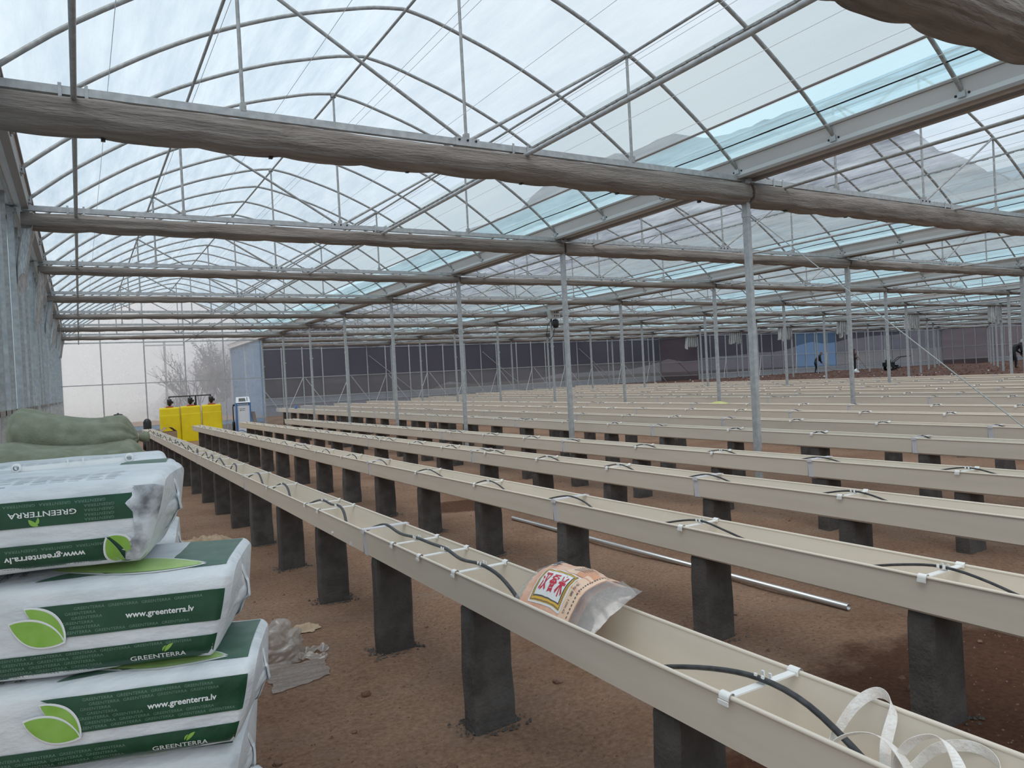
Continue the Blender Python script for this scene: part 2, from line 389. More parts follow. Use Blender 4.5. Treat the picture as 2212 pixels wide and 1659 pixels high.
# ------------------------------------------------------------------ trusses with bracket parts
mb = MB(); mb.box(-W/2+.03, W/2-.03, -.026, .026, ZC-.022+EYE, ZC+.04+EYE); T_ch = mb.mesh('chord', M_steel)
def post_me(x):
    mb = MB(); z1 = archz(x)-.02; mb.tube([(x, 0, ZC+.05+EYE), (x, 0, z1+EYE)], .016, 8); mb.box(x-.022, x+.022, -.03, .03, ZC+.03+EYE, ZC+.10+EYE)
    mb.box(x-.035, x+.035, -.028, .028, z1-.03+EYE, z1+.005+EYE); return mb.mesh('post', M_steeld)
T_po = [post_me(x) for x in (-2.07, 0, 2.07)]
T_br = []
for sg in (-1, 1):
    mb = MB(); mb.tube([(sg*.05, 0, ZC+.05+EYE), (sg*2.05, 0, archz(2.07)-.03+EYE)], .017, 8); T_br.append(mb.mesh('brace', M_steeld))
mb = MB(); mb.box(-.13, .13, -.031, .031, ZC-.025+EYE, ZC+.055+EYE)
for x in (-.09, 0, .09): mb.lathe([(0, -.04), (.012, -.04), (.012, -.03), (0, -.03)], 6, 1, (x, 0, ZC+.03+EYE), 'y')
T_pl = mb.mesh('joint_plate', [M_steel, M_black])
def tb_me(x):
    mb = MB()
    for d in (-.085, .085): mb.box(x+d-.012, x+d+.012, -.032, -.027, ZC-.11+EYE, ZC+.06+EYE); mb.box(x+d-.012, x+d+.012, .027, .032, ZC-.11+EYE, ZC+.06+EYE)
    mb.box(x-.085, x+.085, -.035, .035, ZC-.10+EYE, ZC-.04+EYE, 1); return mb.mesh('tube_bracket', [M_steel, M_black])
T_tb = [tb_me(x) for x in (-3.28, .6)]
def curtain_mesh(seed, h=.25, wy=.30, x0=-3.84, x1=3.84, n=130, nr=34):
    rnd = random.Random(seed); mb = MB()
    NH = 11
    offs = [rnd.uniform(-.006, .006) for _ in range(NH+1)]
    def fn(u, v):
        x = x0+(x1-x0)*v; a = 2*PI*u
        q = (x-x0)/(x1-x0)*NH; i = min(int(q), NH-1); f = q-i
        sag = math.sin(PI*f)**.6*.026+offs[i]*(1-f)+offs[i+1]*f
        ca, sa = math.cos(a), math.sin(a)
        r = abs(ca)**.7*(1 if ca > 0 else -1), abs(sa)**.8*(1 if sa > 0 else -1)
        nn = noise.noise(Vector((x*.9+seed, a*2.6*.9 if a < PI else (2*PI-a)*2.34, seed*3)))
        fold = .016*noise.noise(Vector((x*.5, 9*math.cos(a)+seed, 9*math.sin(a))))+.010*noise.noise(Vector((x*1.2, 21*math.cos(a), 21*math.sin(a)+seed)))
        pinch = 1-.12*(1-math.sin(PI*f))**3
        y = r[0]*(wy/2*pinch+fold)+.02*nn; fold += .010*noise.noise(Vector((x*4+seed, 5*ca, 5*sa)))
        z = -h/2-.0+r[1]*(h/2+fold)-sag*(h/.25)*(1 if sa < 0 else .15)
        
        return (x, y, z+ZC-.03+EYE)
    mb.grid(fn, nr, n, closeu=True, flip=True)
    ring0 = [fn(i/nr, 0) for i in range(nr)]; ring1 = [fn(i/nr, 1) for i in range(nr)]
    mb.add(ring0, [tuple(range(nr))]); mb.add(ring1, [tuple(range(nr))[::-1]])
    return mb.mesh('curtain', M_curt)
CU = [curtain_mesh(1), curtain_mesh(2), curtain_mesh(5, .24, .30)]
CM = [curtain_mesh(11, .18, .26), curtain_mesh(12, .18, .26)]
CUs = [curtain_mesh(3, .125, .22, n=80, nr=20), curtain_mesh(4, .13, .22, n=80, nr=20)]
CUt = curtain_mesh(9, .10, .24, n=60, nr=16)
CU_near = curtain_mesh(21, .26, .40, n=200, nr=60)
mb = MB()
mb.box(-.015, .015, -.02, .02, ZC-.335+EYE, ZC-.29+EYE)
HK = mb.mesh('hook', M_black)
for s in range(9):
    c = gut(s)+W/2; cnt = 0
    for k in range(-1, kend(s), 3):
        y = K(k)
        if not seen([(c+t, y, z) for t in (-3.8, -2, 0, 2, 3.8) for z in (2.0, 4.0)], 100): continue
        cnt += 1; far = (s+k/3) > 6
        t = thing('roof_truss', 'flat steel roof truss, %s from the camera in the %s span from the left' % (od(cnt), od(s+1)), 'truss', (c, y, 0), group='trusses across the %s span' % od(s+1))
        link('chord', T_ch, t)
        for m in T_po: link('post', m, t)
        for m in T_br: link('brace', m, t)
        if s < 3 or k < 12:
            link('joint_plate', T_pl, t)
            for m in T_tb: link('tube_bracket', m, t)
        if s < 4: me = CU_near if (k == -1) else (CU[(s+k) % 3] if k == 2 else (CM[s % 2] if k == 5 else CUs[(s+k) % 2]))
        else: me = CUt
        cu = link('curtain', me, None, (c, y+(.08 if k == -1 else .0), -.02))
        tag(cu, 'bunched brown shade curtain under the %s truss from the camera, %s span' % (od(cnt), od(s+1)), 'curtain', 'shade curtains of the %s span' % od(s+1))
        if s < 3 and k < 4:
            for i in range(6): link('hook', HK, cu, (-3.1+i*1.24, .03, .03))
# ------------------------------------------------------------------ gutters, purlins, tubes, wires
def gutter_mesh(y0, y1):
    mb = MB(); pr = [(-.17, 2.50), (-.115, 2.36), (-.115, 2.30), (.115, 2.30), (.115, 2.36), (.17, 2.50), (.155, 2.50), (.10, 2.37), (.10, 2.315), (-.10, 2.315), (-.10, 2.37), (-.155, 2.50)]
    n = len(pr); vs = [(x, y, z+EYE) for y in (y0, y1) for x, z in pr]
    mb.add(vs, [(i, (i+1) % n, n+(i+1) % n, n+i) for i in range(n)])
    for sg in (-1, 1): mb.box(sg*.13-.035, sg*.13+.035, y0, y1, 2.265+EYE, 2.30+EYE, 1); mb.box(sg*.178-.012, sg*.178+.012, y0, y1, 2.49+EYE, 2.52+EYE, 1)
    mb.box(-.02, .02, y0, y1, 2.288+EYE, 2.299+EYE, 2)
    return mb.mesh('gutter', [M_gutter, M_gutterf, M_steel])
for i in range(0, 10):
    ye = K(23) if i == 0 else (K(29) if i < 6 else K(26))
    lab = 'galvanised rain gutter running along the top of the left wall' if i == 0 else 'galvanised rain gutter on the %s row of columns from the left wall' % od(i)
    tag(link('rain_gutter', gutter_mesh(-6, ye-.12), None, (gut(i)-(.06 if i == 0 else 0), 0, 0)), lab, 'gutter', 'rain gutters along the house')
def long_tube(name, x, z, r, y0, y1, m, n=8):
    mb = MB(); mb.tube([(x, y0, z+EYE), (x, y1, z+EYE)], r, n); return link(name, mb.mesh(name, m))
for s in range(9):
    c = gut(s)+W/2; ye = K(kend(s))-.05; sn = od(s+1)
    tag(long_tube('ridge_purlin', c, archz(0)-.04, .016, -6, ye, M_steeld), 'thin ridge tube under the top of the %s roof span from the left' % sn, 'purlin', 'ridge tubes')
    for sg, nm in ((-1, 'left'), (1, 'right')):
        tag(long_tube('side_purlin', c+sg*2.07, archz(2.07)-.04, .016, -6, ye, M_steeld), 'thin steel tube tying the curved pipes on the %s slope of the %s span' % (nm, sn), 'purlin', 'side tubes')
    for x, nm in ((-3.28, 'left'), (.6, 'right')):
        o = long_tube('drive_tube', c+x, ZC-.075, .022 if x > 0 else .020, -6, ye, M_steel if x > 0 else M_steeld, 10)
        tag(o, 'galvanised curtain drive tube running under the trusses, the %s one in the %s span' % (nm, sn), 'tube', 'curtain drive tubes')
    mb = MB(); t = 2.47; mb.bar((c+t, -6, archz(t)-.015+EYE), (c+t, ye, archz(t)-.015+EYE), .035, .02)
    y = -6.
    while y < min(ye, 24): mb.box(c+t-.028, c+t+.012, y, y+.10, archz(t)-.035+EYE, archz(t)-.012+EYE); y += .2
    tag(link('film_lock_channel', mb.mesh('film_lock_channel', M_steeld)), 'toothed film locking strip on the right slope of the %s roof span' % sn, 'channel', 'film locking strips')
    tag(long_tube('eave_tube', c+3.20, archz(3.20)-.045, .014, -6, ye, M_gutterf), 'dark eave tube on the right slope of the %s roof span just above the gutter' % sn, 'tube', 'eave tubes')
    mb = MB(); xx = 3.48; pts = []
    yy = -6.
    while yy < ye: pts.append((c+xx+.01*noise.noise(Vector((yy*1.3, s, 0))), yy, archz(xx)-.01+EYE+.015*noise.noise(Vector((yy*.9, s, 7))))); yy += .35
    mb.tube(pts, [.008+.008*max(0, noise.noise(Vector((q[1]*2.2, s, 3)))) for q in pts], 5)
    tag(link('rolled_film_edge', mb.mesh('rolled_film_edge', M_black)), 'thin black rolled film edge beside the eave tube of the %s span' % sn, 'rope', 'rolled film edges')
for s in range(4):
    c = gut(s)+W/2
    for j, x in enumerate((-3.05, -2.45, -1.8, -1.15, -1.08, -.3, .35, .42, 1.2, 1.9, 2.6, 3.2) if s < 2 else (-2.4, -1.1, .4, 1.9, 3.0)):
        mb = MB(); mb.tube([(c+x, -4, ZC+.075+EYE), (c+x, K(kend(s)), ZC+.075+EYE)], .0022, 4, cap=False)
        tag(link('curtain_wire', mb.mesh('curtain_wire', M_wire)), 'taut thin white curtain wire, %s from the left inside the %s span' % (od(j+1), od(s+1)), 'wire', 'curtain wires')
# ------------------------------------------------------------------ columns
def col_mesh(h, wd=.06, dp=.08):
    mb = MB(); mb.box(-wd/2, wd/2, -dp/2, dp/2, -h, 0); return mb.mesh('shaft', M_steel)
mbc = MB(); mbc.box(-.06, .06, -.07, .07, -.006, .0); mbc.box(-.045, .045, -.05, .05, -.05, 0); CAPM = mbc.mesh('head_plate', M_steel)
mbc = MB(); mbc.box(-.036, .036, -.046, .046, -.03, .03); mbc.box(.036, .075, -.008, .008, -.02, .02); CLM = mbc.mesh('collar', M_steel)
cc = {}
for i in range(0, 10):
    x = gut(i)-(.08 if i == 0 else 0); cnt = 0
    ke = 23 if i == 0 else (29 if i < 6 else 26)
    for k in range(-1, ke+1, 3):
        y = K(k)
        zt = ZC-.005; zb = gz(x, y, False)-.1
        if not seen([(x, y, zt), (x, y, 0), (x, y, zb)], 80): continue
        cnt += 1; h = round(zt-zb, 2)
        if h not in cc: cc[h] = col_mesh(h)
        nm = 'left side wall' if i == 0 else '%s column row from the left wall' % od(i)
        t = thing('steel_column', 'galvanised square steel column, %s from the camera in the %s' % (od(cnt), nm), 'column', (x, y, zt+EYE), group='columns of the %s' % nm)
        link('shaft', cc[h], t); link('head_plate', CAPM, t)
        if i in (1, 2) : link('collar', CLM, t, (0, 0, -.42 if (i == 1 and k == 2) else -1.25))
# ------------------------------------------------------------------ walls
def wall(name, quads, mats):
    mb = MB()
    for p, q, z0, z1, mi in quads:
        n = max(1, int((Vector(q)-Vector(p)).length/1.5))
        for i in range(n):
            a = Vector(p).lerp(Vector(q), i/n); b = Vector(p).lerp(Vector(q), (i+1)/n)
            mb.add([(a.x, a.y, z0+EYE), (b.x, b.y, z0+EYE), (b.x, b.y, z1+EYE), (a.x, a.y, z1+EYE)], [(0, 1, 2, 3)], mi)
    return struct(link(name, mb.mesh(name, mats)))
XL = gut(0)-.16
# left: white lower panel, film above
wall('wall_left', [((XL, -12), (XL, K(23)), -2.0, -.1, 1), ((XL, -12), (XL, K(23)), -.1, 2.45, 0)], [M_sidefilm, M_whitepanel])
def gable(c, y, z0, mi, mb):
    ts = [-3.84+7.68*i/24 for i in range(25)]
    for a, b in zip(ts, ts[1:]):
        mb.add([(c+a, y, z0+EYE), (c+b, y, z0+EYE), (c+b, y, max(archz(b)+.04, z0)+EYE), (c+a, y, max(archz(a)+.04, z0)+EYE)], [(0, 1, 2, 3)], mi)
mb = MB(); ye = K(23)
for a, b, z0, z1, mi in ((XL, 7.1, -1.28, 2.25, 0), (XL, 7.1, -2.1, -1.45, 2), (XL, 7.1, -1.45, -1.28, 1)):
    mb.add([(a, ye, z0+EYE), (b, ye, z0+EYE), (b, ye, z1+EYE), (a, ye, z1+EYE)], [(0, 1, 2, 3)], mi)
gable(gut(0)+W/2, ye, 2.25, 0, mb)
struct(link('wall_back', mb.mesh('wall_back', [M_endfilm, M_bluefilm, M_skirt])))
wall('wall_return', [((GX, K(23)), (GX, K(29)), -1.2, 2.3, 0), ((GX, K(23)), (GX, K(29)), -2.1, -1.2, 1)], [M_bluefilm, M_skirt])
mb = MB()
for a, b, y, mu, ml in ((gut(1), gut(5), K(29), 0, 1), (gut(5), gut(7)-5.0, K(26), 0, 0), (gut(7)-5.0, gut(7), K(26), 3, 3), (gut(7), gut(9), K(26), 0, 1), (gut(9), gut(10)+1, K(23), 2, 4)):
    n = max(1, int((b-a)/1.3))
    for i in range(n):
        p = a+(b-a)*i/n; q = a+(b-a)*(i+1)/n
        for z0, z1, mi in ((.56, 2.25, mu), (-.55, .56, ml), (-2, -.55, 5)):
            mb.add([(p, y, z0+EYE), (q, y, z0+EYE), (q, y, z1+EYE), (p, y, z1+EYE)], [(0, 1, 2, 3)], mi)
for s in range(1, 10): gable(gut(s)+W/2, K(kend(s)), 2.25, 6, mb)
struct(link('wall_far', mb.mesh('wall_far', [M_shade, M_shade2, M_shadered, M_shadeblue, M_shadered, M_skirt, M_shade])))
wall('wall_step', [((gut(5), K(29)), (gut(5), K(26)), -1.8, 2.3, 0), ((gut(9), K(26)), (gut(9), K(23)), -1.8, 2.3, 1)], [M_shadered, M_shadered])
wall('wall_right', [((gut(10)+1, K(23)), (gut(10)+1, -12), -1.8, 2.4, 0)], [M_shadered])
# posts and rails of the end walls
def wall_posts(xs_, y, ztop, where, w_=.05):
    mb = MB(); mb.box(-w_/2, w_/2, -.03, .03, 0, 1); 
    for i, x in enumerate(xs_):
        zt = ztop if isinstance(ztop, (int, float)) else ztop(x); zb = gz(x, y, False)-.05
        m_ = MB(); m_.box(-w_/2, w_/2, -.03, .03, zb-zt, 0)
        tag(link('wall_post', m_.mesh('wall_post', M_steel), None, (x, y-.05, zt+EYE)), 'steel wall post, %s from the left, %s' % (od(i+1), where), 'post', 'posts of the %s' % where)
wall_posts([.83, 2.42, 3.97, 5.55], K(23), lambda x: archz(x-GX+W/2)-.02, 'clear film end wall of the first span')
def rail(x0, x1, y, z, label, t=.035, y1=None):
    m_ = MB(); m_.bar((x0, y, z+EYE), (x1, y1 if y1 is not None else y, z+EYE), t, t); tag(link('wall_rail', m_.mesh('wall_rail', M_steel)), label, 'rail')
rail(XL+.05, 7.2, K(23)-.06, 2.23, 'upper horizontal rail across the clear film end wall', .05)
rail(XL+.05, 7.2, K(23)-.06, .52, 'middle horizontal rail across the clear film end wall')
rail(XL+.05, 7.2, K(23)-.06, -1.28, 'low horizontal rail across the clear film end wall')
for a, b, y, nm in ((gut(1), gut(5), K(29), 'long dark far wall'), (gut(5), gut(9), K(26), 'dark stepped far wall'), (gut(9), gut(10), K(23), 'brown wall at the far right')):
    for z, h in ((2.2, 'top'), (.56, 'middle'), (-.55, 'low'), (-.9, 'bottom')):
        rail(a+.05, b-.05, y-.06, z, '%s steel rail along the %s' % (h, nm))
    xx = []; n = int((b-a)/W+.5)
    for s in range(n):
        for j in (1.15, 2.7, 3.86, 5.0, 6.55): xx.append(a+s*W+j)
    wall_posts(xx, y, lambda x: 2.3 if b < 40 else 2.2, nm, .06)
for z, h in ((2.2, 'top'), (.4, 'middle'), (-.6, 'low')):
    m_ = MB(); m_.bar((gut(5)-.06, K(29)-.1, z+EYE), (gut(5)-.06, K(26)+.1, z+EYE), .035, .035)
    tag(link('wall_rail', m_.mesh('wall_rail', M_steel)), '%s rail on the short side wall where the far wall steps forward' % h, 'rail')
for j_, k in enumerate((23.75, 24.5, 25.25)):
    m_ = MB(); m_.box(-.03, .03, -.03, .03, .45, 2.25+EYE); tag(link('wall_post', m_.mesh('wall_post', M_steel), None, (gut(9)-.07, K(k), 0)), 'steel post, %s from the right on the brown step wall at far right' % od(j_+1), 'post', 'posts of the brown step wall')
for z, h in ((2.2, 'top'), (.6, 'middle'), (-.5, 'low')):
    m_ = MB(); m_.bar((gut(9)-.08, K(26)-.1, z+EYE), (gut(9)-.08, K(23)+.1, z+EYE), .035, .035)
    tag(link('wall_rail', m_.mesh('wall_rail', M_steel)), '%s rail on the brown step wall at the far right' % h, 'rail')
# left side wall studs
n_ = 0
for k in [i*.5 for i in range(2, 46)]:
    if abs((k+1) % 3) < .01: continue
    y = K(k)
    if k % 1 and k > 12: continue
    m_ = MB(); m_.box(-.025, .025, -.045, .045, -1.95+EYE, 2.3+EYE); m_.box(-.045, -.025, -.055, .055, -1.95+EYE, 2.3+EYE, 0); n_ += 1
    tag(link('wall_stud', m_.mesh('wall_stud', M_steeld if n_ % 2 else M_steel), None, (XL+.05, y, 0)), 'upright steel stud, %s from the camera in the left side wall' % od(n_), 'stud', 'studs of the left side wall')
m_ = MB(); m_.bar((XL+.06, -6, -.1+EYE), (XL+.06, K(23)-.1, -.1+EYE), .03, .05); tag(link('wall_rail', m_.mesh('wall_rail', M_gutterf)), 'dark rail between film and white panel on the left side wall', 'rail')
# hanging silver curtain ends
def ruffle(seed, w, h, tf):
    rnd = random.Random(seed); mb = MB()
    def fn(u, v):
        x = (u-.5)*w*(1-.25*math.sin(v*PI)*0+.25*v*rnd.uniform(.98, 1.02)); y = .09*math.sin(u*w*38+seed)+.05*noise.noise(Vector((u*7, v*2, seed)))
        z = -h*v*(.82+.3*noise.noise(Vector((u*5, seed, 0))))
        return tf(x, y, z)
    mb.grid(fn, 56, 14); return mb
gl = 0
for k in range(11, 27, 3):
    gl += 1; mb = ruffle(k, .95, .95, lambda x, y, z: (x, y, z))
    tag(link('curtain_end', mb.mesh('curtain_end', M_silver), None, (gut(5)-.60, K(k), ZC-.1+EYE)), 'loose silver curtain end at the fifth column row, %s from the camera' % od(gl), 'curtain', 'hanging curtain ends in the fifth column row')
gl = 0
for k, h in ((5, 1.0), (8, 1.05), (11, 1.0), (14, .9), (17, .8), (20, .8)):
    gl += 1; mb = ruffle(k+40, .42, h, lambda x, y, z: (.08*y/.09*(.6) +.09+.12*max(0, 1+z*1.4), x*1.15, z))
    tag(link('curtain_end', mb.mesh('curtain_end', M_silver), None, (XL+.06, K(k)+.15, ZC-.06+EYE)), 'crumpled silver curtain end on the left side wall, %s from the camera' % od(gl), 'curtain', 'curtain ends on the left side wall')
# thin stay cables and V braces
def cable(p, q, r, label, m=M_wire, cat='cable'):
    m_ = MB(); m_.tube([(p[0], p[1], p[2]+EYE), (q[0], q[1], q[2]+EYE)], r, 6); tag(link('stay_cable', m_.mesh('stay_cable', m)), label, cat)
cable((GX+.05, K(2)-.03, 1.84), (GX+.05, 2.35, -1.55), .006, 'long thin stay cable slanting down from the nearest column of the first column row', M_fine)
j = 0
for g in (2, 3, 4, 5):
    for dx in (1, ):
        j += 1; x = gut(g)
        cable((x+.05, K(29)-.2, 1.7), (x+3.6, K(29)-.2, -1.2), .02, 'slanting steel tie on the far wall falling right from column row %s' % ['', 'one', 'two', 'three', 'four', 'five'][g], M_steel, 'tie')
for g in range(1, 5):
    for jx in (1.15, 3.86, 6.55):
        x = gut(g)+jx
        m_ = MB()
        for sg in (-1, 1): m_.tube([(x+sg*.08, K(29)-.25, .5+EYE), (x+sg*1.15, K(29)-.9, -1.3+EYE)], .02, 6)
        tag(link('v_brace', m_.mesh('v_brace', M_steel)), 'pair of slanting steel legs bracing the far wall, %s post of far span %s' % (['left', 'middle', 'right'][(jx > 2)+(jx > 5)], ['', 'one', 'two', 'three', 'four'][g]), 'brace', 'slanting braces at the far wall')
for g in range(5, 9):
    for jx in (2.0, 5.7):
        x = gut(g)+jx; m_ = MB()
        m_.tube([(x+.5, K(26)-.25, .6+EYE), (x-.5, K(26)-.9, -.9+EYE)], .02, 6)
        tag(link('v_brace', m_.mesh('v_brace', M_steel)), 'slanting steel leg bracing the stepped far wall, %s one of far span %s' % ('left' if jx < 3 else 'right', ['five', 'six', 'seven', 'eight'][g-5]), 'brace', 'slanting braces at the far wall')
# ------------------------------------------------------------------ control box on a column
t = thing('control_box', 'white electric control box with black motor on a column in the second column row', 'control box', (gut(2)-.05, K(14)-.16, 1.9+EYE))
m_ = MB(); m_.box(-.04, .28, -.1, .08, .12, .40); m_.box(-.16, -.04, -.07, .09, .10, .44); link('case', m_.mesh('case', mat('pale_grey_paint', (.45, .46, .44), .5)), t)
m_ = MB(); m_.lathe([(0, -.24), (.09, -.22), (.12, -.12), (.12, .0), (.09, .08), (0, .10)], 14, 0, (.12, -.03, 0)); link('motor', m_.mesh('motor', M_black), t)
m_ = MB(); [m_.box(x, x+.035, -.106, -.1, z, z+.05) for x in (.03, .12, .19) for z in (.18, .30)]; link('sockets', m_.mesh('sockets', M_black), t)
m_ = MB(); m_.tube([(.0, 0, .1), (-.2, 0, -.1), (-.28, 0, -.5), (-.14, 0, -.65), (.02, 0, -.5), (.08, 0, -.24)], .012, 6); link('cable', m_.mesh('cable', M_black), t)
# ------------------------------------------------------------------ troughs, hoses, piers
TW, TD = .29, .17
def ext(prof, y0, y1, mb, mi=0, closed=True):
    n = len(prof); vs = [(x, y, z) for y in (y0, y1) for x, z in prof]; mb.add(vs, [(i, (i+1) % n, n+(i+1) % n, n+i) for i in range(n)], mi)
    mb.add([(x, y0, z) for x, z in prof], [tuple(range(n))], mi); mb.add([(x, y1, z) for x, z in prof], [tuple(range(n))[::-1]], mi)
PROF = [(0, 0), (.012, -.155), (.026, -.160), (.034, -TD), (TW-.034, -TD), (TW-.026, -.160), (TW-.012, -.155), (TW, 0), (TW-.004, 0), (TW-.030, -TD+.005), (.030, -TD+.005), (.004, 0)]
def clip_mesh():
    mb = MB(); mb.box(.012, TW-.012, -.013, .013, -.006, -.001)
    for x in (0, TW):
        sg = 1 if x else -1
        mb.grid(lambda u, v: (x+.0145*math.cos(PI*(-.15+1.3*u)), (v-.5)*.038, -.003+.0145*math.sin(PI*(-.15+1.3*u))), 10, 1)
        mb.grid(lambda u, v: (x+.0115*math.cos(PI*(-.15+1.3*u)), (v-.5)*.038, -.003+.0115*math.sin(PI*(-.15+1.3*u))), 10, 1)
        mb.box(x-sg*.013-.003, x-sg*.013+.003, -.019, .019, -.010, .004); mb.box(x+sg*.017-.002, x+sg*.017+.002, -.019, .019, -.022, -.010)
    for y in (-.012, .014):
        mb.grid(lambda u, v: (.15+.014*math.cos(PI*(1+u)), y+(v-.5)*.008, .016+.014*math.sin(PI*(1+u))), 8, 1)
        mb.box(.132, .137, y-.005, y+.005, .012, .026); mb.box(.163, .168, y-.005, y+.005, .012, .026)
    return mb.mesh('spacer_clip', M_clip)
CLIP = clip_mesh()
mb = MB(); ext([(.004, 0), (.012, -.15), (.034, -.168), (.034, -.173), (.006, -.158), (-.004, 0)], -.028, .028, mb); ext([(TW-.004, 0), (TW-.012, -.15), (TW-.034, -.168), (TW-.034, -.173), (TW-.006, -.158), (TW+.004, 0)], -.028, .028, mb)
ext([(.034, -.169), (TW-.034, -.169), (TW-.034, -.174), (.034, -.174)], -.028, .028, mb); mb.box(-.012, TW+.012, -.025, .025, .006, .012)
mb.box(-.016, -.008, -.026, .026, -.014, .012); mb.box(TW+.008, TW+.016, -.026, .026, -.014, .012)
mb.box(.03, TW-.03, -.0035, .0035, -TD+.004, -TD+.006, 1); mb.box(.002, .006, .029, .0315, -.16, -.002, 1)
COLLAR = mb.mesh('joint_collar', [M_collar, M_gutterf])
def block_mesh(h, seed):
    mb = MB(); rnd = random.Random(seed); wx, wy = .113, .062
    lv = [0, .06, h*.25, h*.5, h*.75, h-.05, h-.012, h]
    jit = [(rnd.uniform(-.003, .003), rnd.uniform(-.003, .003)) for _ in lv]
    def ring(z, i):
        sc_ = .92 if i == len(lv)-1 else (.98 if i == len(lv)-2 else 1+.03*(1-z/h))
        b = .012; x, y = wx*sc_, wy*sc_; o = jit[i]
        q = [(-x+b, -y), (0, -y-.002), (x-b, -y), (x, -y+b), (x, y-b), (x-b, y), (0, y+.002), (-x+b, y), (-x, y-b), (-x, -y+b)]
        return [(a+o[0]+rnd.uniform(-.002, .002), c_+o[1]+rnd.uniform(-.002, .002), z) for a, c_ in q]
    n = 10; vs = []; fs = []
    for i, z in enumerate(lv): vs += ring(z, i)
    for i in range(len(lv)-1):
        for k in range(n): fs.append((i*n+k, i*n+(k+1) % n, (i+1)*n+(k+1) % n, (i+1)*n+k))
    fs.append(tuple(range((len(lv)-1)*n, len(lv)*n))); fs.append(tuple(range(n))[::-1])
    mb.add(vs, fs); me = mb.mesh('pier', M_conc if seed % 3 else M_conc2); return me
def crumb_mesh(seed):
    rnd = random.Random(seed); mb = MB()
    for _ in range(90):
        a = rnd.uniform(0, 2*PI); e = rnd.uniform(0, .07)**1; x = (.11+e)*math.copysign(min(1, abs(math.cos(a))*1.35), math.cos(a)); y = (.06+e)*math.copysign(min(1, abs(math.sin(a))*1.35), math.sin(a))
        r = rnd.uniform(.004, .013); z = rnd.uniform(0, .006)
        mb.add([(x-r, y, z), (x, y-r, z), (x+r, y, z), (x, y+r, z), (x+r*.2, y+.1*r, z+r*.9)], [(0, 1, 4), (1, 2, 4), (2, 3, 4), (3, 0, 4)])
    return mb.mesh('mortar_crumbs', M_conc2)
CR = [crumb_mesh(1), crumb_mesh(2)]
BM = {}
rows = [(1.53, -.93, 26.4), (3.03, -.93, 26.5), (4.49, -.93, 26.3), (5.99, -.93, 26.2),
        (7.74, -.90, 34.6), (9.3, -.90, 36.4), (11.0, -.895, 36.4), (12.7, -.89, 36.4)]
ratio = [17.2, 18.87, 21.15, 23.09, 25.81, 27.86, 29.75, 33.11]
hx = [(15.4, .895), (16.5, .874), (18.2, .86), (19.4, .84), (21.0, .814), (23.3, .836), (24.6, .827), (26.6, .803)]
for X, h in hx: rows.append((X, -h, 37.0 if X < 25 else 37.4))
rname = ['nearest', 'second', 'third', 'fourth', 'fifth', 'sixth', 'seventh', 'eighth', 'ninth', 'tenth', 'eleventh', 'twelfth', 'thirteenth', 'fourteenth', 'fifteenth', 'farthest']
clipsY = {0: [.28, 1.50, 3.27, 3.71, 4.11, 5.715, 6.10, 7.56, 10.4, 11.6, 12.4], 1: [.5, 1.81, 3.27, 5.95, 7.32, 9.97, 11.3]}
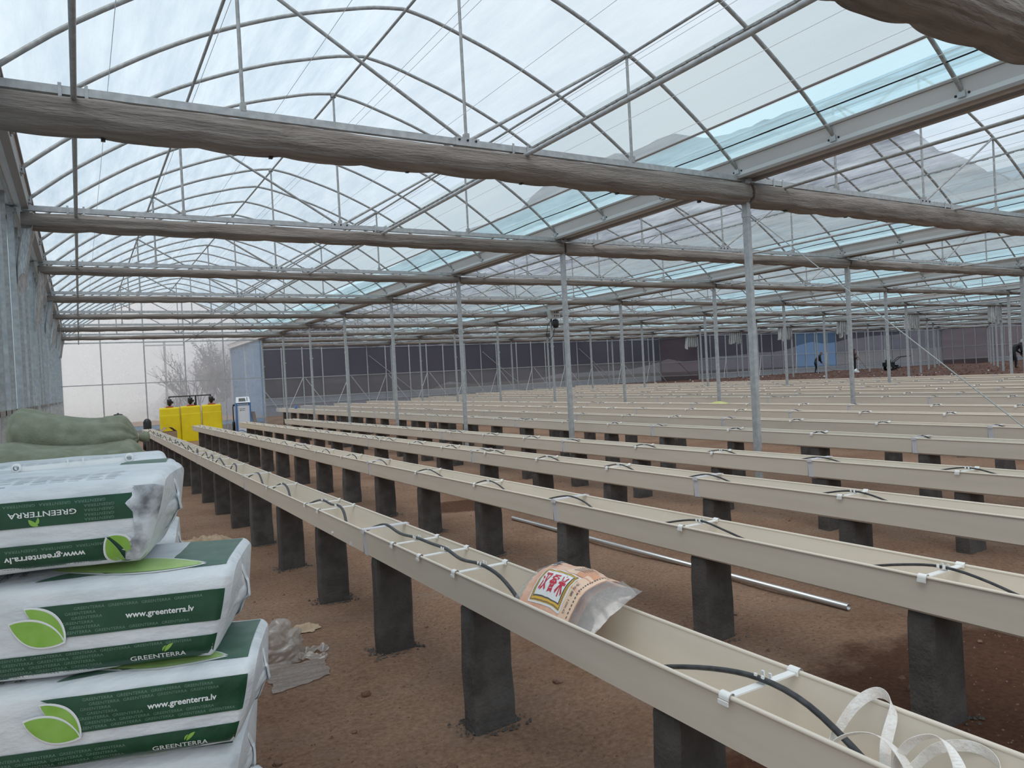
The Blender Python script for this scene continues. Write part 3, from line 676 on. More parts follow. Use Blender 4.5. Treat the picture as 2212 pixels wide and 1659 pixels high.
for ri, (X, z0, ye) in enumerate(rows):
    first = ri < 4
    dx, dz = (.0053, -.0060) if first else (0, 0)
    rz = (-math.atan(dz) if 0 else math.atan(dz), 0, -math.atan(dx))
    ys_ = -1.2
    lab = 'long cream planting trough on concrete piers, %s row from the bags' % rname[ri]
    t = thing('planting_trough', lab, 'trough', (X, 0, z0+EYE), rz, 'planting trough rows')
    mb = MB(); ext(PROF, ys_, ye, mb)
    for x in (0, TW): mb.tube([(x, ys_, 0), (x, ye, 0)], .0075, 8)
    # tapered closed end
    mb.add([(0, ye, 0), (TW, ye, 0), (TW-.034, ye-.0, -TD), (.034, ye-.0, -TD)], [(0, 1, 2, 3)])
    link('channel', mb.mesh('channel', M_trough), t)
    yc = .42; cols = []
    while yc < ye-.3:
        cols.append(yc); link('joint_collar', COLLAR, t, (0, yc, 0)); yc += 4.22
    rnd = random.Random(ri+5)
    if ri in clipsY: cl = list(clipsY[ri]); y = 13.0 if ri == 0 else 12.6
    else: cl = []; y = .45+rnd.uniform(0, .4)
    while y < ye-.3:
        if min(abs(y-c_) for c_ in cols) > .35: cl.append(y)
        y += 1.37*rnd.uniform(.92, 1.05) if ri else 1.15*rnd.uniform(.9, 1.1)
    for y in cl: link('spacer_clip', CLIP, t, (0, y, .002))
    # hose rising over the clips and dropping between them
    ups = sorted(cl+cols); pts = []
    for i, u in enumerate(ups):
        xx = .15+rnd.uniform(-.012, .012)
        pts.append((xx, u, .015))
        if i < len(ups)-1:
            d = ups[i+1]-u; lowz = -TD+.022 if d > .8 else (-.06 if d > .55 else .0)
            if ri == 0 and abs(u-3.71) < .01: lowz = .012
            sx = rnd.choice((-1, 1))*rnd.uniform(.02, .07)
            if d > .8:
                e = min(.42, d*.32) if ri < 4 else .2
                pts += [(xx+sx*.2, u+e*.45, -.012), (xx+sx*.7, u+e, -.075), (.145+sx, u+e*1.35, lowz+.004), (.145+sx, u+d-e*1.35, lowz+.004), (.145+sx*.6, u+d-e, -.075), (.15, u+d-e*.45, -.012)]
            else: pts += [(xx, u+d/2, lowz)]
    pv = [Vector(q) for q in pts]; sm = []
    for i in range(len(pv)-1):
        p0, p1, p2, p3 = pv[max(i-1, 0)], pv[i], pv[i+1], pv[min(i+2, len(pv)-1)]
        for q in range(4 if ri < 4 else 2):
            a = q/(4 if ri < 4 else 2)
            v = .5*((2*p1)+(p2-p0)*a+(2*p0-5*p1+4*p2-p3)*a*a+(3*p1-p0-3*p2+p3)*a**3); v.z = max(v.z, -TD+.018); sm.append(v)
    sm.append(pv[-1])
    mb = MB(); mb.tube(sm, .0105 if ri == 0 else .0085, 8 if ri < 3 else 5, flat=.75)
    tag(link('drip_hose', mb.mesh('drip_hose', M_hose), None, (X, 0, z0+EYE), rz), 'black drip hose looping over the clips of the %s trough row' % rname[ri], 'hose', 'drip hoses in the troughs')
    # piers
    y = 1.85-1.37; j = 0
    xp = X+.145; cnt = 0
    yy = .48
    while yy < ye-.1:
        xq = xp+dx*yy; zt = z0+dz*yy-TD; zg = gz(xq, yy, False)
        jj = random.Random(ri*100+j); yq = yy+jj.uniform(-.04, .04)
        h = round(zt-zg+.04, 2)
        if seen([(xq, yq, zt), (xq, yq, zg), (xq, yq, (zt+zg)/2)], 120) and (xq, yq, zt)[1] > .3:
            cnt += 1; key = (h, (ri*7+j) % 4)
            if key not in BM: BM[key] = block_mesh(h, (ri*7+j) % 4+1)
            o = link('concrete_pier', BM[key], None, (xq, yq, zt+EYE-h-.003), (0, 0, jj.uniform(-.04, .04)))
            tag(o, 'grey concrete pier, %s from the camera end under the %s trough row' % (od(cnt), rname[ri]), 'pier', 'concrete piers under the %s trough row' % rname[ri])
            if ri < 3 and yq < 9: link('mortar_crumbs', CR[j % 2], o, (0, 0, .045))['kind'] = 'stuff'
        yy += 1.37; j += 1
# ------------------------------------------------------------------ loose soil crumbs on the floor
rnd = random.Random(3)
mb = MB()
for i in range(9000):
    y = .6+rnd.random()**1.6*11; x = rnd.uniform(.3, 7.0)
    if noise.noise(Vector((x*1.3, y*1.3, 2))) < rnd.uniform(-.6, .25): continue
    r = rnd.uniform(.004, .011)*(1+(rnd.random() < .04)*1.6); z = G(x, y)-r*.2
    a = rnd.uniform(0, PI)
    ca, sa = math.cos(a)*r, math.sin(a)*r*.8
    mb.add([(x-ca, y-sa, z), (x+sa, y-ca, z), (x+ca, y+sa*.7, z), (x-sa, y+ca, z), (x+r*.3, y-r*.1, z+r*.85)], [(0, 1, 4), (1, 2, 4), (2, 3, 4), (3, 0, 4)])
tag(link('soil_crumbs', mb.mesh('soil_crumbs', M_clod)), 'small soil crumbs and gravel scattered over the bare floor', 'soil', kind='stuff')
def rock(r, seed, nm, m, sq=(1, 1, .6)):
    mb = MB()
    def fn(u, v):
        a = 2*PI*u; b = PI*(v-.5); d = Vector((math.cos(a)*math.cos(b), math.sin(a)*math.cos(b), math.sin(b)))
        q = r*(1+.45*noise.noise(d*1.6+Vector((seed*3.1, 0, 0)))+.15*noise.noise(d*4+Vector((seed, 0, 0))))
        return (d.x*q*sq[0], d.y*q*sq[1], d.z*q*sq[2])
    mb.grid(fn, 12, 8, closeu=True); return mb.mesh(nm, m)
RK = [rock(.028, i, 'stone', M_clod) for i in range(4)]
spots = [(.85, 3.0), (.95, 3.25), (1.2, 3.1), (1.1, 3.6), (.7, 3.5), (1.3, 4.0), (1.25, 4.9), (1.05, 5.6), (1.35, 3.0), (2.6, 3.0), (2.5, 2.6), (2.2, 3.4), (3.6, 3.4), (3.9, 2.4), (3.4, 2.1), (4.2, 2.2), (4.6, 2.6), (5.0, 2.9)]
for i, (x, y) in enumerate(spots):
    o = link('stone', RK[i % 4], None, (x, y, G(x, y)+.006), (0, 0, i)); o.scale = (.5+.25*(i % 3),)*3
    tag(o, 'small brown stone on the bare soil ' + ('between the bags and the nearest trough row' if x < 1.5 else 'between the nearest and the third trough row' if x < 4.4 else 'beyond the third trough row'), 'stone', 'small stones ' + ('by the bags' if x < 1.5 else 'between the trough rows' if x < 4.4 else 'beyond the third row'))
mb = MB(); rnd = random.Random(8)
for i in range(2600):
    x = 30.6+rnd.random()**1.3*26; y = rnd.uniform(12, 38)
    r = rnd.uniform(.03, .10); z = G(x, y)
    mb.add([(x-r, y, z-.02), (x, y-r, z-.02), (x+r, y, z-.02), (x, y+r, z-.02), (x+r*.2, y, z+r*.7)], [(0, 1, 4), (1, 2, 4), (2, 3, 4), (3, 0, 4)], 1 if rnd.random() < .06 else 0)
tag(link('dug_soil_clods', mb.mesh('dug_soil_clods', [M_clodr, M_fine])), 'rough dark red clods of freshly dug soil beyond the last trough', 'soil', kind='stuff')
# ================================================================== PART 2: bags, litter, machines, people
def text_geo(s, bold=0.0):
    c = bpy.data.curves.new('lettering', 'FONT'); c.body = s; c.offset = bold; c.resolution_u = 2
    o = bpy.data.objects.new('lettering', c); me = bpy.data.meshes.new_from_object(o)
    vs = [(v.co.x, v.co.y) for v in me.vertices]; fs = [tuple(p.vertices) for p in me.polygons]
    bpy.data.objects.remove(o); bpy.data.curves.remove(c); bpy.data.meshes.remove(me)
    x0 = min(v[0] for v in vs); x1 = max(v[0] for v in vs); y0 = min(v[1] for v in vs); y1 = max(v[1] for v in vs)
    return [(x-x0, y-y0) for x, y in vs], fs, x1-x0, y1-y0
TG = {}
def tg(s, b=0.0):
    if (s, b) not in TG: TG[(s, b)] = text_geo(s, b)
    return TG[(s, b)]
def put_text(mb, s, x, y, width, fn, mi=0, height=None, bold=0.0, rot=0, lift=.0036):
    """text with its lower left corner at (x, y) of the 2-D print plane, fn maps print plane to the surface"""
    vs, fs, w_, h_ = tg(s, bold); k = width/w_; kh = (height/h_) if height else k
    out = []
    for a, b in vs:
        p, q = a*k, b*kh
        if rot == 180: p, q = -p, -q
        elif rot == 90: p, q = -q, p
        elif rot == -90: p, q = q, -p
        out.append(fn(x+p, y+q, lift))
    mb.add(out, fs if rot in (0, 90, -90, 180) else fs, mi)
def leaf_pts(tip0, tip1, bulge_a, bulge_b, n=14):
    a = Vector(tip0); b = Vector(tip1); d = b-a; nrm = Vector((-d.y, d.x))
    up = [a+d*(i/n)+nrm*bulge_a*math.sin(PI*(i/n))**.8 for i in range(n+1)]
    dn = [a+d*(i/n)+nrm*bulge_b*math.sin(PI*(i/n))**.8 for i in range(n+1)]
    return up, dn
def put_leaf(mb, t0, t1, ba, bb, fn, mi, lift=.0040):
    up, dn = leaf_pts(t0, t1, ba, bb); n = len(up); vs = [fn(p.x, p.y, lift) for p in up]+[fn(p.x, p.y, lift) for p in dn]
    mid = [fn(((up[i]+dn[i])/2).x, ((up[i]+dn[i])/2).y, lift) for i in range(n)]
    vs += mid; mb.add(vs, [(i, i+1, 2*n+i+1, 2*n+i) for i in range(n-1)]+[(2*n+i, 2*n+i+1, n+i+1, n+i) for i in range(n-1)], mi, True)
def mid_line(mb, t0, t1, ba, bb, fn, mi, wd=.002, lift=.003):
    up, dn = leaf_pts(t0, t1, ba, ba+wd/(Vector(t1)-Vector(t0)).length)
    n = len(up); vs = [fn(p.x, p.y, lift) for p in up]+[fn(p.x, p.y, lift) for p in dn]; mb.add(vs, [(i, i+1, n+i+1, n+i) for i in range(n-1)], mi)
class BagShape:
    def __init__(s, L=.82, hy=.22, hz=.13, n=5.6, seed=0): s.a = L/2; s.hy = hy; s.hz = hz; s.n = n; s.seed = seed
    def fr(s, x):
        t = abs(x)/s.a; e = max(0, (t-.93)/.09); return 1-.20*e**2, 1-.22*e**2
    def sx(s, x, z): return x-.065*((1-z/s.hz)/2)**1.6*(max(0, x)/s.a)**4
    def wob(s, p): 
        v = Vector(p); return .0035*noise.noise(Vector((v.x*7+s.seed, v.y*14, v.z*20)))+.007*noise.noise(Vector((v.x*2.3+s.seed*2, v.y*5, v.z*6)))
    def front(s, x, z, lift=0):       # z in metres from the bag centre
        fz, fy = s.fr(x); v = max(-.999, min(.999, z/(s.hz)));  y = -s.hy*fy*(1-abs(v)**s.n)**(1/s.n)
        p = (x, y, s.hz*fz*v); d = s.wob(p); return (s.sx(x, p[2]), p[1]-d-lift, p[2])
    def top(s, x, y, lift=0):
        fz, fy = s.fr(x); v = max(-.999, min(.999, y/s.hy)); z = s.hz*fz*(1-abs(v)**s.n)**(1/s.n)
        p = (x, s.hy*fy*v, z); d = s.wob(p); return (p[0], p[1], p[2]+d+lift)
    def skin(s, nu=72, nv=60):
        mb = MB()
        def fn(u, v):
            x = -s.a+2*s.a*v; a = 2*PI*u; ca, sa = math.cos(a), math.sin(a); e = 2/s.n
            fz, fy = s.fr(x); y = s.hy*fy*math.copysign(abs(ca)**e, ca); z = s.hz*fz*math.copysign(abs(sa)**e, sa)
            p = Vector((x, y, z)); d = s.wob(p)
            m = max(abs(y)/s.hy, abs(z)/s.hz)
            return (s.sx(x, z), y+(d if abs(ca) > .5 else 0)*(1 if y > 0 else -1), z+(d if abs(sa) > .5 else 0)*(1 if z > 0 else -1))
        mb.grid(fn, nu, nv, closeu=True)
        n = nu
        for end in (0, nv):
            base = end*n; c = fn(0, end/nv); ctr = (s.a*(1 if end else -1)*1.02, 0, 0)
            vs = [mb.v[base+i] for i in range(n)]+[ctr]
            mb.add(vs, [((i+1) % n, i, n) if end == 0 else (i, (i+1) % n, n) for i in range(n)], 0, True)
        return mb
def fin(s):        # folded, crimped end seal standing out from the right-hand end
    mb = MB()
    def fn(u, v):
        z = (v-.5)*2*s.hz*.66; out = .034*(1-abs(v-.5)*2)**.9+.004
        x = s.sx(s.a*.995, z)+out*u; y = -.015+.012*math.sin(v*13+s.seed)*u+.018*noise.noise(Vector((v*5, u*3, s.seed)))-.10*(1-u)*abs(v-.5)
        return (x, y-.03, z+.006*math.sin(v*21)*u)
    mb.grid(fn, 6, 26); 
    def fn2(u, v):
        x, y, z = fn(1, v); return (x+.004*math.sin(u*PI), y-.014+.028*u, z)
    mb.grid(fn2, 3, 26)
    def fn3(u, v):     # white turned edge running down the end corner
        z = (v-.5)*2*s.hz*.80; b = (1-abs(v-.5)*2)
        x0, y0 = s.sx(s.a*.985, z), -s.hy*.78; x1, y1 = s.sx(s.a*.995, z)+.034*b, -.05
        k = u; return (x0+(x1-x0)*k+.006*noise.noise(Vector((v*9, u*4, s.seed))), y0+(y1-y0)*k-.012*math.sin(PI*k), z*(1-.22*k))
    return mb, fn3
def front_band(s, mb, x0, x1, z0, z1, mi, leftcurve=0, n=40, m=8):
    def fn(u, v):
        z = z0+(z1-z0)*v; xl = x0+leftcurve*(1-v)**.6; return s.front(xl+(x1-xl)*u, z, .0028)
    mb.grid(fn, n, m, mi, flip=False)
def pattern(s, mb, x0, x1, z0, z1, pitch, wd, fn, mi, rot=0, skip=None, seed=0):
    rnd = random.Random(seed); z = z0+pitch*.35; r = 0
    while z < z1-pitch*.6:
        x = x0+.004+(r*.021 % (wd*.5))
        while x+wd < x1-.004:
            if skip and x+wd > skip[0] and x < skip[1] and z+pitch*.6 > skip[2] and z < skip[3]:
                x = skip[1]+.002; continue
            else:
                put_text(mb, 'GREENTERRA', x+(wd if rot == 180 else 0), z+(pitch*.55 if rot == 180 else 0), wd, fn, mi, height=pitch*.60, rot=rot, lift=.0036)
            x += wd*1.12
        z += pitch; r += 1
def make_bag(kind, loc, rz, label, group='peat bags in the stack', tilt=0, hz=.13, seed=1, detail=True, nu=72):
    s = BagShape(hz=hz, seed=seed)
    t = thing('peat_bag', label, 'bag', loc, (0, tilt, rz), group)
    flip = kind == 'flipped'
    link('body', s.skin(nu, 100 if detail else 24).mesh('body', [M_bag]), t)
    mb, f3 = fin(s); mb.grid(f3, 8, 26, 0); link('sealed_end', mb.mesh('sealed_end', [M_bag]), t)
    if not detail: return t
    ink = MB(); W_, F_, D_, L_ = 0, 1, 2, 3
    a = s.a*.985
    bands = MB()
    Z = hz/.13
    if not flip:
        if kind == 'upper': b1 = (-.016, .066); b2 = (-.119, -.052); lx = -.085
        else: b1 = (-.012, .080); b2 = (-.108, -.044); lx = -.100
        front_band(s, bands, lx-.005, a*.975, b1[0], b1[1], 0, leftcurve=.085)
        front_band(s, bands, -a, a*.975, b2[0], b2[1], 0)
        h1 = b1[1]-b1[0]
        ux0 = .143; uz = b1[0]+h1*.38
        pattern(s, ink, lx+.07, a*.94, b1[0]+.002, b1[1]-.001, .0120, .072, s.front, 1, skip=(ux0-.01, ux0+.185, uz-.006, uz+.026))
        put_text(ink, 'www.greenterra.lv', ux0, uz-.004, .172, s.front, 0, height=.021, bold=.025, lift=.0040)
        gx, gzz = .148, b2[0]+(b2[1]-b2[0])*.28
        pattern(s, ink, -.34, a*.94, b2[0]+.004, b2[1]-.001, .0120, .072, s.front, 1, skip=(gx-.01, gx+.16, gzz-.008, gzz+.03))
        put_text(ink, 'GREENTERRA', gx, gzz, .148, s.front, 0, height=.0135, bold=.012, lift=.0040)
        put_leaf(ink, (gx+.088, gzz+.017), (gx+.112, gzz+.038), .22, -.10, s.front, 2)
        put_leaf(ink, (gx+.083, gzz+.019), (gx+.094, gzz+.034), .25, -.02, s.front, 2)
        # big two-blade leaf at the left end of the upper band
        cx_, cz_ = lx+.082, b1[0]-.008
        for gsc, lf_, m_ in ((1.07, .0040, 3), (1.0, .0050, 2)):
            e_ = .004 if m_ == 3 else 0
            put_leaf(ink, (cx_-.086-e_, cz_+.088+e_), (cx_+e_, cz_-e_), .24*gsc+e_*3, -.10, s.front, m_, lf_)
        for gsc, lf_, m_ in ((1.07, .0056, 3), (1.0, .0066, 2)):
            e_ = .004 if m_ == 3 else 0
            put_leaf(ink, (cx_-.122-e_, cz_+.054+e_), (cx_+e_, cz_-e_), .20*gsc+e_*2, -.24-e_*2, s.front, m_, lf_)
        # print on the top face
        front_top = MB()
        def T(x, y, lift): return s.top(x, y, lift)
        def tb(u, v): return T(.235+(a*.96-.235)*u, -.175+.33*v, .0012)
        bands.grid(tb, 16, 16, 1)
        put_leaf(ink, (-.02, -.055), (.335, -.155), .13, -.04, T, 3, .0020); put_leaf(ink, (-.012, -.058), (.325, -.152), .115, -.028, T, 4, .0030)
        put_leaf(ink, (-.08, -.10), (.335, -.162), .10, -.12, T, 3, .0022); put_leaf(ink, (-.07, -.102), (.325, -.160), .085, -.105, T, 4, .0034)
        put_leaf(ink, (-.08, -.178), (.12, -.165), .19, .0, T, 5, .0016)
        put_text(ink, 'GREENTERRA', -.205, -.165, .115, T, 6, height=.026, rot=90)
        put_text(ink, 'Professional', -.155, -.16, .10, T, 6, height=.028, rot=90, bold=.01)
        put_text(ink, 'peat', -.115, -.130, .035, T, 6, height=.022, rot=90, bold=.01)
        put_leaf(ink, (-.29, -.10), (-.245, -.10), .22, -.1, T, 2, .002)
    else:
        def Fp(x, z, lift): return s.front(x, z, lift)
        front_band(s, bands, -a, .345, .006, .072, 0)
        front_band(s, bands, -a, .33, -.108, -.038, 0)
        pattern(s, ink, -.38, .34, .007, .072, .0118, .072, s.front, 1, rot=180, skip=(.035, .22, .018, .052))
        pattern(s, ink, -.38, .29, -.106, -.038, .0118, .072, s.front, 1, rot=180, skip=(.03, .235, -.092, -.055))
        put_text(ink, 'GREENTERRA', .205, .045, .155, s.front, 0, height=.014, rot=180, bold=.012, lift=.0040)
        put_text(ink, 'www.greenterra.lv', .222, -.060, .185, s.front, 0, height=.021, rot=180, bold=.025, lift=.0040)
        put_leaf(ink, (.095, .026), (.117, .008), .10, -.30, s.front, 2, .0045); put_leaf(ink, (.117, .030), (.107, .008), .30, -.02, s.front, 2, .0048)
        for gsc, lf_, m_ in ((1.07, .0042, 3), (1.0, .0052, 2)):
            e_ = .004 if m_ == 3 else 0
            put_leaf(ink, (.282-e_, -.036+e_), (.350+e_, -.100-e_), .30*gsc+e_*2, .04, s.front, m_, lf_)
            put_leaf(ink, (.278-e_, -.040+e_), (.333+e_, -.110-e_), .04, -.34*gsc-e_*2, s.front, m_, lf_+.001)
        # fine print on the upper face
        rnd = random.Random(4)
        for c_ in range(16):
            for r in range(12):
                x = -.38+c_*.043; y = -.19+r*.012
                if rnd.random() < .12: continue
                wl = rnd.uniform(.022, .037)
                ink.add([s.top(x, y, .0015), s.top(x+wl, y, .0015), s.top(x+wl, y+.0030, .0015), s.top(x, y+.0030, .0015)], [(0, 1, 2, 3)], 7)
        # dirty scuffed end
        dm = MB()
        def dfn(u, v):
            an = PI*(.86+.64*u); ca, sa = math.cos(an), math.sin(an); e = 2/s.n; x = .335+.075*v+.035*noise.noise(Vector((u*5, 1, 3)))*(1-v)+.03*noise.noise(Vector((u*19, 1, 3)))*(1-v)
            fz, fy = s.fr(x); y = (s.hy*fy+.0045)*math.copysign(abs(ca)**e, ca); z = (s.hz*fz+.0045)*math.copysign(abs(sa)**e, sa)
            d = s.wob((x, y, z)); return (s.sx(min(x, s.a), z), y-d, z)
        dm.grid(dfn, 70, 30); link('scuffed_end_patch', dm.mesh('scuffed_end_patch', M_bagend), t)['label'] = 'black dirty scuffed end patch'
    o = link('printed_band', bands.mesh('printed_band', [M_green, M_green2]), t); o['label'] = 'dark green printed bands'
    o = link('lettering', ink.mesh('lettering', [M_pwhite, M_faint, M_leaf, M_pwhite, M_leafp, M_green2, M_dark, M_fine]), t); o['label'] = 'white and grey-green lettering with leaf marks'
    return t
TH = math.radians(-18)
def bagloc(fx, fy, z, dx=0, dy=0): return (fx+dx, fy+dy, z+EYE)
ax = Vector((math.cos(TH), math.sin(TH))); ay = Vector((-math.sin(TH), math.cos(TH)))
C0 = Vector((.035, 2.355))
def bp(shift_x=0, row=0, sx=0): q = C0+ax*shift_x+ay*(row*.452); return q
make_bag('flipped', (-.165, 2.46, -.324+EYE), math.radians(-14), 'top front peat bag lying upside down with a dirty scuffed end', hz=.117, seed=3)
make_bag('upper', (.007, 2.415, -.590+EYE), TH, 'white and green peat bag in the front stack directly below the scuffed top bag', seed=5, hz=.129)
make_bag('lower', (.041, 2.38, -.833+EYE), TH+.01, 'white and green peat bag in the front stack, third from the top', seed=8, hz=.116)
make_bag('upper', (.0, 2.42, -1.075+EYE), TH-.01, 'peat bag in the front stack, fourth from the top', seed=11, hz=.126)
for i, (z, nm, h_) in enumerate(((-1.315, 'fifth from the top', .118), (-1.57, 'lowest', .14))):
    make_bag('plain', (.02+.01*i, 2.41, z+EYE), TH, 'white peat bag at the foot of the front stack, '+nm, seed=20+i, hz=h_, detail=False, nu=40)
b2 = make_bag('upper', (-.115, 3.04, -.350+EYE), math.radians(-8), 'peat bag with a pale leaf print lying just behind the scuffed top bag', seed=14, hz=.108)
b3 = make_bag('flipped', (-.105, 3.50, -.352+EYE), math.radians(-3), 'peat bag with fine grey print lying in front of the olive sacks', seed=17, hz=.108)
for c_ in list(b3.children):
    if c_.name.startswith('scuffed'): bpy.data.objects.remove(c_)
for r, (x_, y_, nm) in enumerate(((-.115, 3.04, 'second'), (-.105, 3.50, 'third'))):
    for i in range(5):
        make_bag('plain', (x_, y_, -.583-.240*i+EYE), math.radians(-8 if r == 0 else -3), 'white peat bag in the %s stack back from the camera, %s from the top' % (nm, od(i+2)), 'peat bags hidden in the back stacks', seed=30+i+r*9, hz=.119, detail=False, nu=36)
# olive sacks
def sack(loc, rz, L, hy, hz, seed, label, tuft=True, lean=0):
    mb = MB()
    def fn(u, v):
        x = (v-.5)*L; a = 2*PI*u; t = v
        pr = (min(1, (t/.10))**.5 if t < .10 else 1)*(1 if t < .86 else max(.08, math.cos((t-.86)/.14*PI/2)**.6))
        hh = hz*(1+.22*math.exp(-((t-.14)/.16)**2)*1.2-.12*math.exp(-((t-.62)/.2)**2))
        ca, sa = math.cos(a), math.sin(a); e = .78
        fold = .010*noise.noise(Vector((x*3, ca*3+seed, sa*3)))+(.016*abs(t-.5)*2)*math.sin(a*11+3*noise.noise(Vector((x*3, seed, 0))))*(.25 if t < .72 else 1)
        y = (hy*pr+fold)*math.copysign(abs(ca)**e, ca); z = (hh*(.35+.65*pr)*(pr if t > .8 else 1)+fold)*math.copysign(abs(sa)**e, sa)
        return (x, y, z+lean*x)
    mb.grid(fn, 60, 56, closeu=True)
    for e in (0, 56):
        base = e*60; mb.add([mb.v[base+i] for i in range(60)]+[(fn(0, e/56)[0], 0, lean*fn(0, e/56)[0])], [((i+1) % 60, i, 60) if e == 0 else (i, (i+1) % 60, 60) for i in range(60)], 0, True)
    t = thing('woven_sack', label, 'sack', loc, (0, 0, rz), 'olive woven sacks'); link('body', mb.mesh('body', M_sack), t)
    if tuft:
        m2 = MB(); m2.lathe([(0, -.01), (.015, 0), (.02, .012), (.030, .035), (.026, .055), (.0, .06)], 14, 0, (0, 0, 0), 'x'); k = m2.mesh('tied_neck', M_sack)
        link('tied_neck', k, t, (L*.49, 0, lean*L*.49))
        m3 = MB(); m3.lathe([(.018, -.008), (.024, 0), (.018, .008)], 12, 0, (0, 0, 0), 'x'); link('tie_string', m3.mesh('tie_string', M_kraft), t, (L*.492, 0, lean*L*.49))
    return t
sack((-.03, 4.24, -.185+EYE), -.10, .56, .20, .105, 2, 'plump olive sack on top of the sack pile with a tied right end', lean=-.10)
sack((-.05, 3.98, -.315+EYE), -.05, .66, .22, .105, 6, 'flatter olive sack directly under the topmost sack', tuft=False, lean=-.02)
for i in range(5): sack((-.08, 4.08, -.55-.245*i+EYE), -.05, .70, .25, .120, 9+i, 'olive sack low in the sack pile, %s from the top' % od(i+3), tuft=False)
# white clip lying on the top bag
m_ = MB(); m_.box(-.15, .15, -.004, .004, 0, .006); m_.box(-.15, .15, -.0015, .0015, .005, .014)
for x in (-.15, .145): m_.lathe([(.008, -.014), (.013, -.014), (.013, .014), (.008, .014)], 12, 0, (x, 0, .012), 'y')
for x in (-.02, .02): m_.box(x-.002, x+.002, -.006, .006, .006, .024)
tag(link('spacer_clip', m_.mesh('spacer_clip', M_clip), None, (-.02, 2.60, -.204+EYE), (0, -.01, -.05)), 'loose white plastic spacer clip lying on the scuffed top peat bag', 'clip')
# ------------------------------------------------------------------ rice bag in the nearest trough
RC = (1.675, 2.50, -.93)
def rice(u, v, lift=0):
    """u: along the trough (0 = far end, 1 = near end); v: 0 = near rim side low, 1 = top edge over the far rim"""
    y = 2.79-.56*u-.05*v+.03*math.sin(v*3); x = 1.572+.262*v+.010*math.sin(u*5)
    z = -1.02+.175*v+.085*math.sin(PI*min(1, max(0, v)))*math.sin(PI*min(1, max(0, u*.92+.08)))**.55
    z += .010*noise.noise(Vector((u*4, v*4, 1)))+.005*noise.noise(Vector((u*13, v*11, 4)))
    n_ = Vector((-.5, 0, .85)); return (x+n_.x*lift, y, z+n_.z*lift+EYE)
rb = thing('rice_bag', 'peach coloured plastic rice bag with red characters lying in the nearest trough', 'bag', (RC[0], RC[1], RC[2]+EYE))
def sub(fn): return lambda u, v: tuple(a-b for a, b in zip(fn(u, v), (RC[0], RC[1], RC[2]+EYE)))
m_ = MB(); m_.grid(sub(lambda u, v: rice(.05+.70*u, v)), 50, 40, 0)
m_.grid(sub(lambda u, v: tuple(a+b for a, b in zip(rice(.05+.70*u, v), (.035, 0, -.028)))), 24, 16, 0, flip=True); link('body', m_.mesh('body', [M_peach]), rb)
m_ = MB(); m_.grid(sub(lambda u, v: rice(.75+.26*u, v*(1-.12*u)+.02)), 24, 30, 0); m_.grid(sub(lambda u, v: tuple(a+b for a, b in zip(rice(.75+.26*u, v*.98), (.03*(1-u), 0, -.024*(1-u))))), 18, 24, 0, flip=True)
m_.grid(sub(lambda u, v: rice(-.02+.08*u, v)), 6, 24, 0); o = link('clear_end', m_.mesh('clear_end', M_clear), rb); o['label'] = 'empty transparent bag mouth'
def rbox(u0, u1, v0, v1, mi, lift, mbx, nu=14, nv=10, sk=0.0): mbx.grid(lambda u, v: tuple(a-b for a, b in zip(rice(u0+(u1-u0)*u+sk*v, v0+(v1-v0)*v, lift), (RC[0], RC[1], RC[2]+EYE))), nu, nv, mi)
m_ = MB()
rbox(.16, .60, .14, .60, 0, .002, m_); rbox(.175, .585, .16, .58, 1, .003, m_); rbox(.20, .56, .20, .54, 3, .004, m_); rbox(.21, .55, .212, .528, 0, .0048, m_)
rbox(.36, .72, .62, .95, 2, .0015, m_, sk=-.05); rbox(.50, .72, .62, .88, 4, .0022, m_, sk=-.04)
rbox(.60, .745, .10, .98, 2, .0018, m_)
rbox(.065, .135, .74, .86, 0, .003, m_)
mr = lambda x, y, lift: tuple(a-b for a, b in zip(rice(x, y, lift), (RC[0], RC[1], RC[2]+EYE)))
for i, ch in enumerate('汉香米'):
    vs_, fs_, w_, h_ = tg(ch, .03); k = .095/w_; kh = .235/h_
    m_.add([mr(.225+i*.112+a*k, .255+b*kh, .006) for a, b in vs_], fs_, 5)
put_text(m_, '净含量 10KG', .635, .50, .34, mr, 6, height=.030, rot=-90)
rnd = random.Random(2)
for r in range(6):
    for c_ in range(7): 
        u0 = .40+c_*.022; v0 = .90-r*.038; m_.add([mr(u0, v0, .003), mr(u0+.013, v0, .003), mr(u0+.013, v0+.016, .003), mr(u0, v0+.016, .003)], [(0, 1, 2, 3)], 6)
for r in range(22): v0 = .14+r*.038; m_.add([mr(.70, v0, .003), mr(.712, v0, .003), mr(.712, v0+.022, .003), mr(.70, v0+.022, .003)], [(0, 1, 2, 3)], 6)
for r in range(28):
    for (ua, ub, va, vb) in ((.178, .190, .17+.0145*r, .178+.0145*r), (.570, .582, .17+.0145*r, .178+.0145*r), (.18+.0145*r, .188+.0145*r, .164, .178), (.18+.0145*r, .188+.0145*r, .562, .576)):
        m_.add([mr(ua, va, .0042), mr(ub, va, .0042), mr(ub, vb, .0042), mr(ua, vb, .0042)], [(0, 1, 2, 3)], 6)
# blue round emblem with a white S
n_ = 20; cu, cv = .10, .80
m_.add([mr(cu, cv, .005)]+[mr(cu+.026*math.cos(2*PI*i/n_), cv+.045*math.sin(2*PI*i/n_), .005) for i in range(n_)], [(0, 1+i, 1+(i+1) % n_) for i in range(n_)], 7)
put_text(m_, 'S', cu-.014, cv-.028, .028, mr, 0, height=.056, bold=.03, lift=.007)
link('printed_label', m_.mesh('printed_label', [M_pwhite, M_gold, M_peach2, M_dark, M_orange, M_rred, M_dark, M_lblue]), rb)['label'] = 'printed panel with red characters in a gold frame'
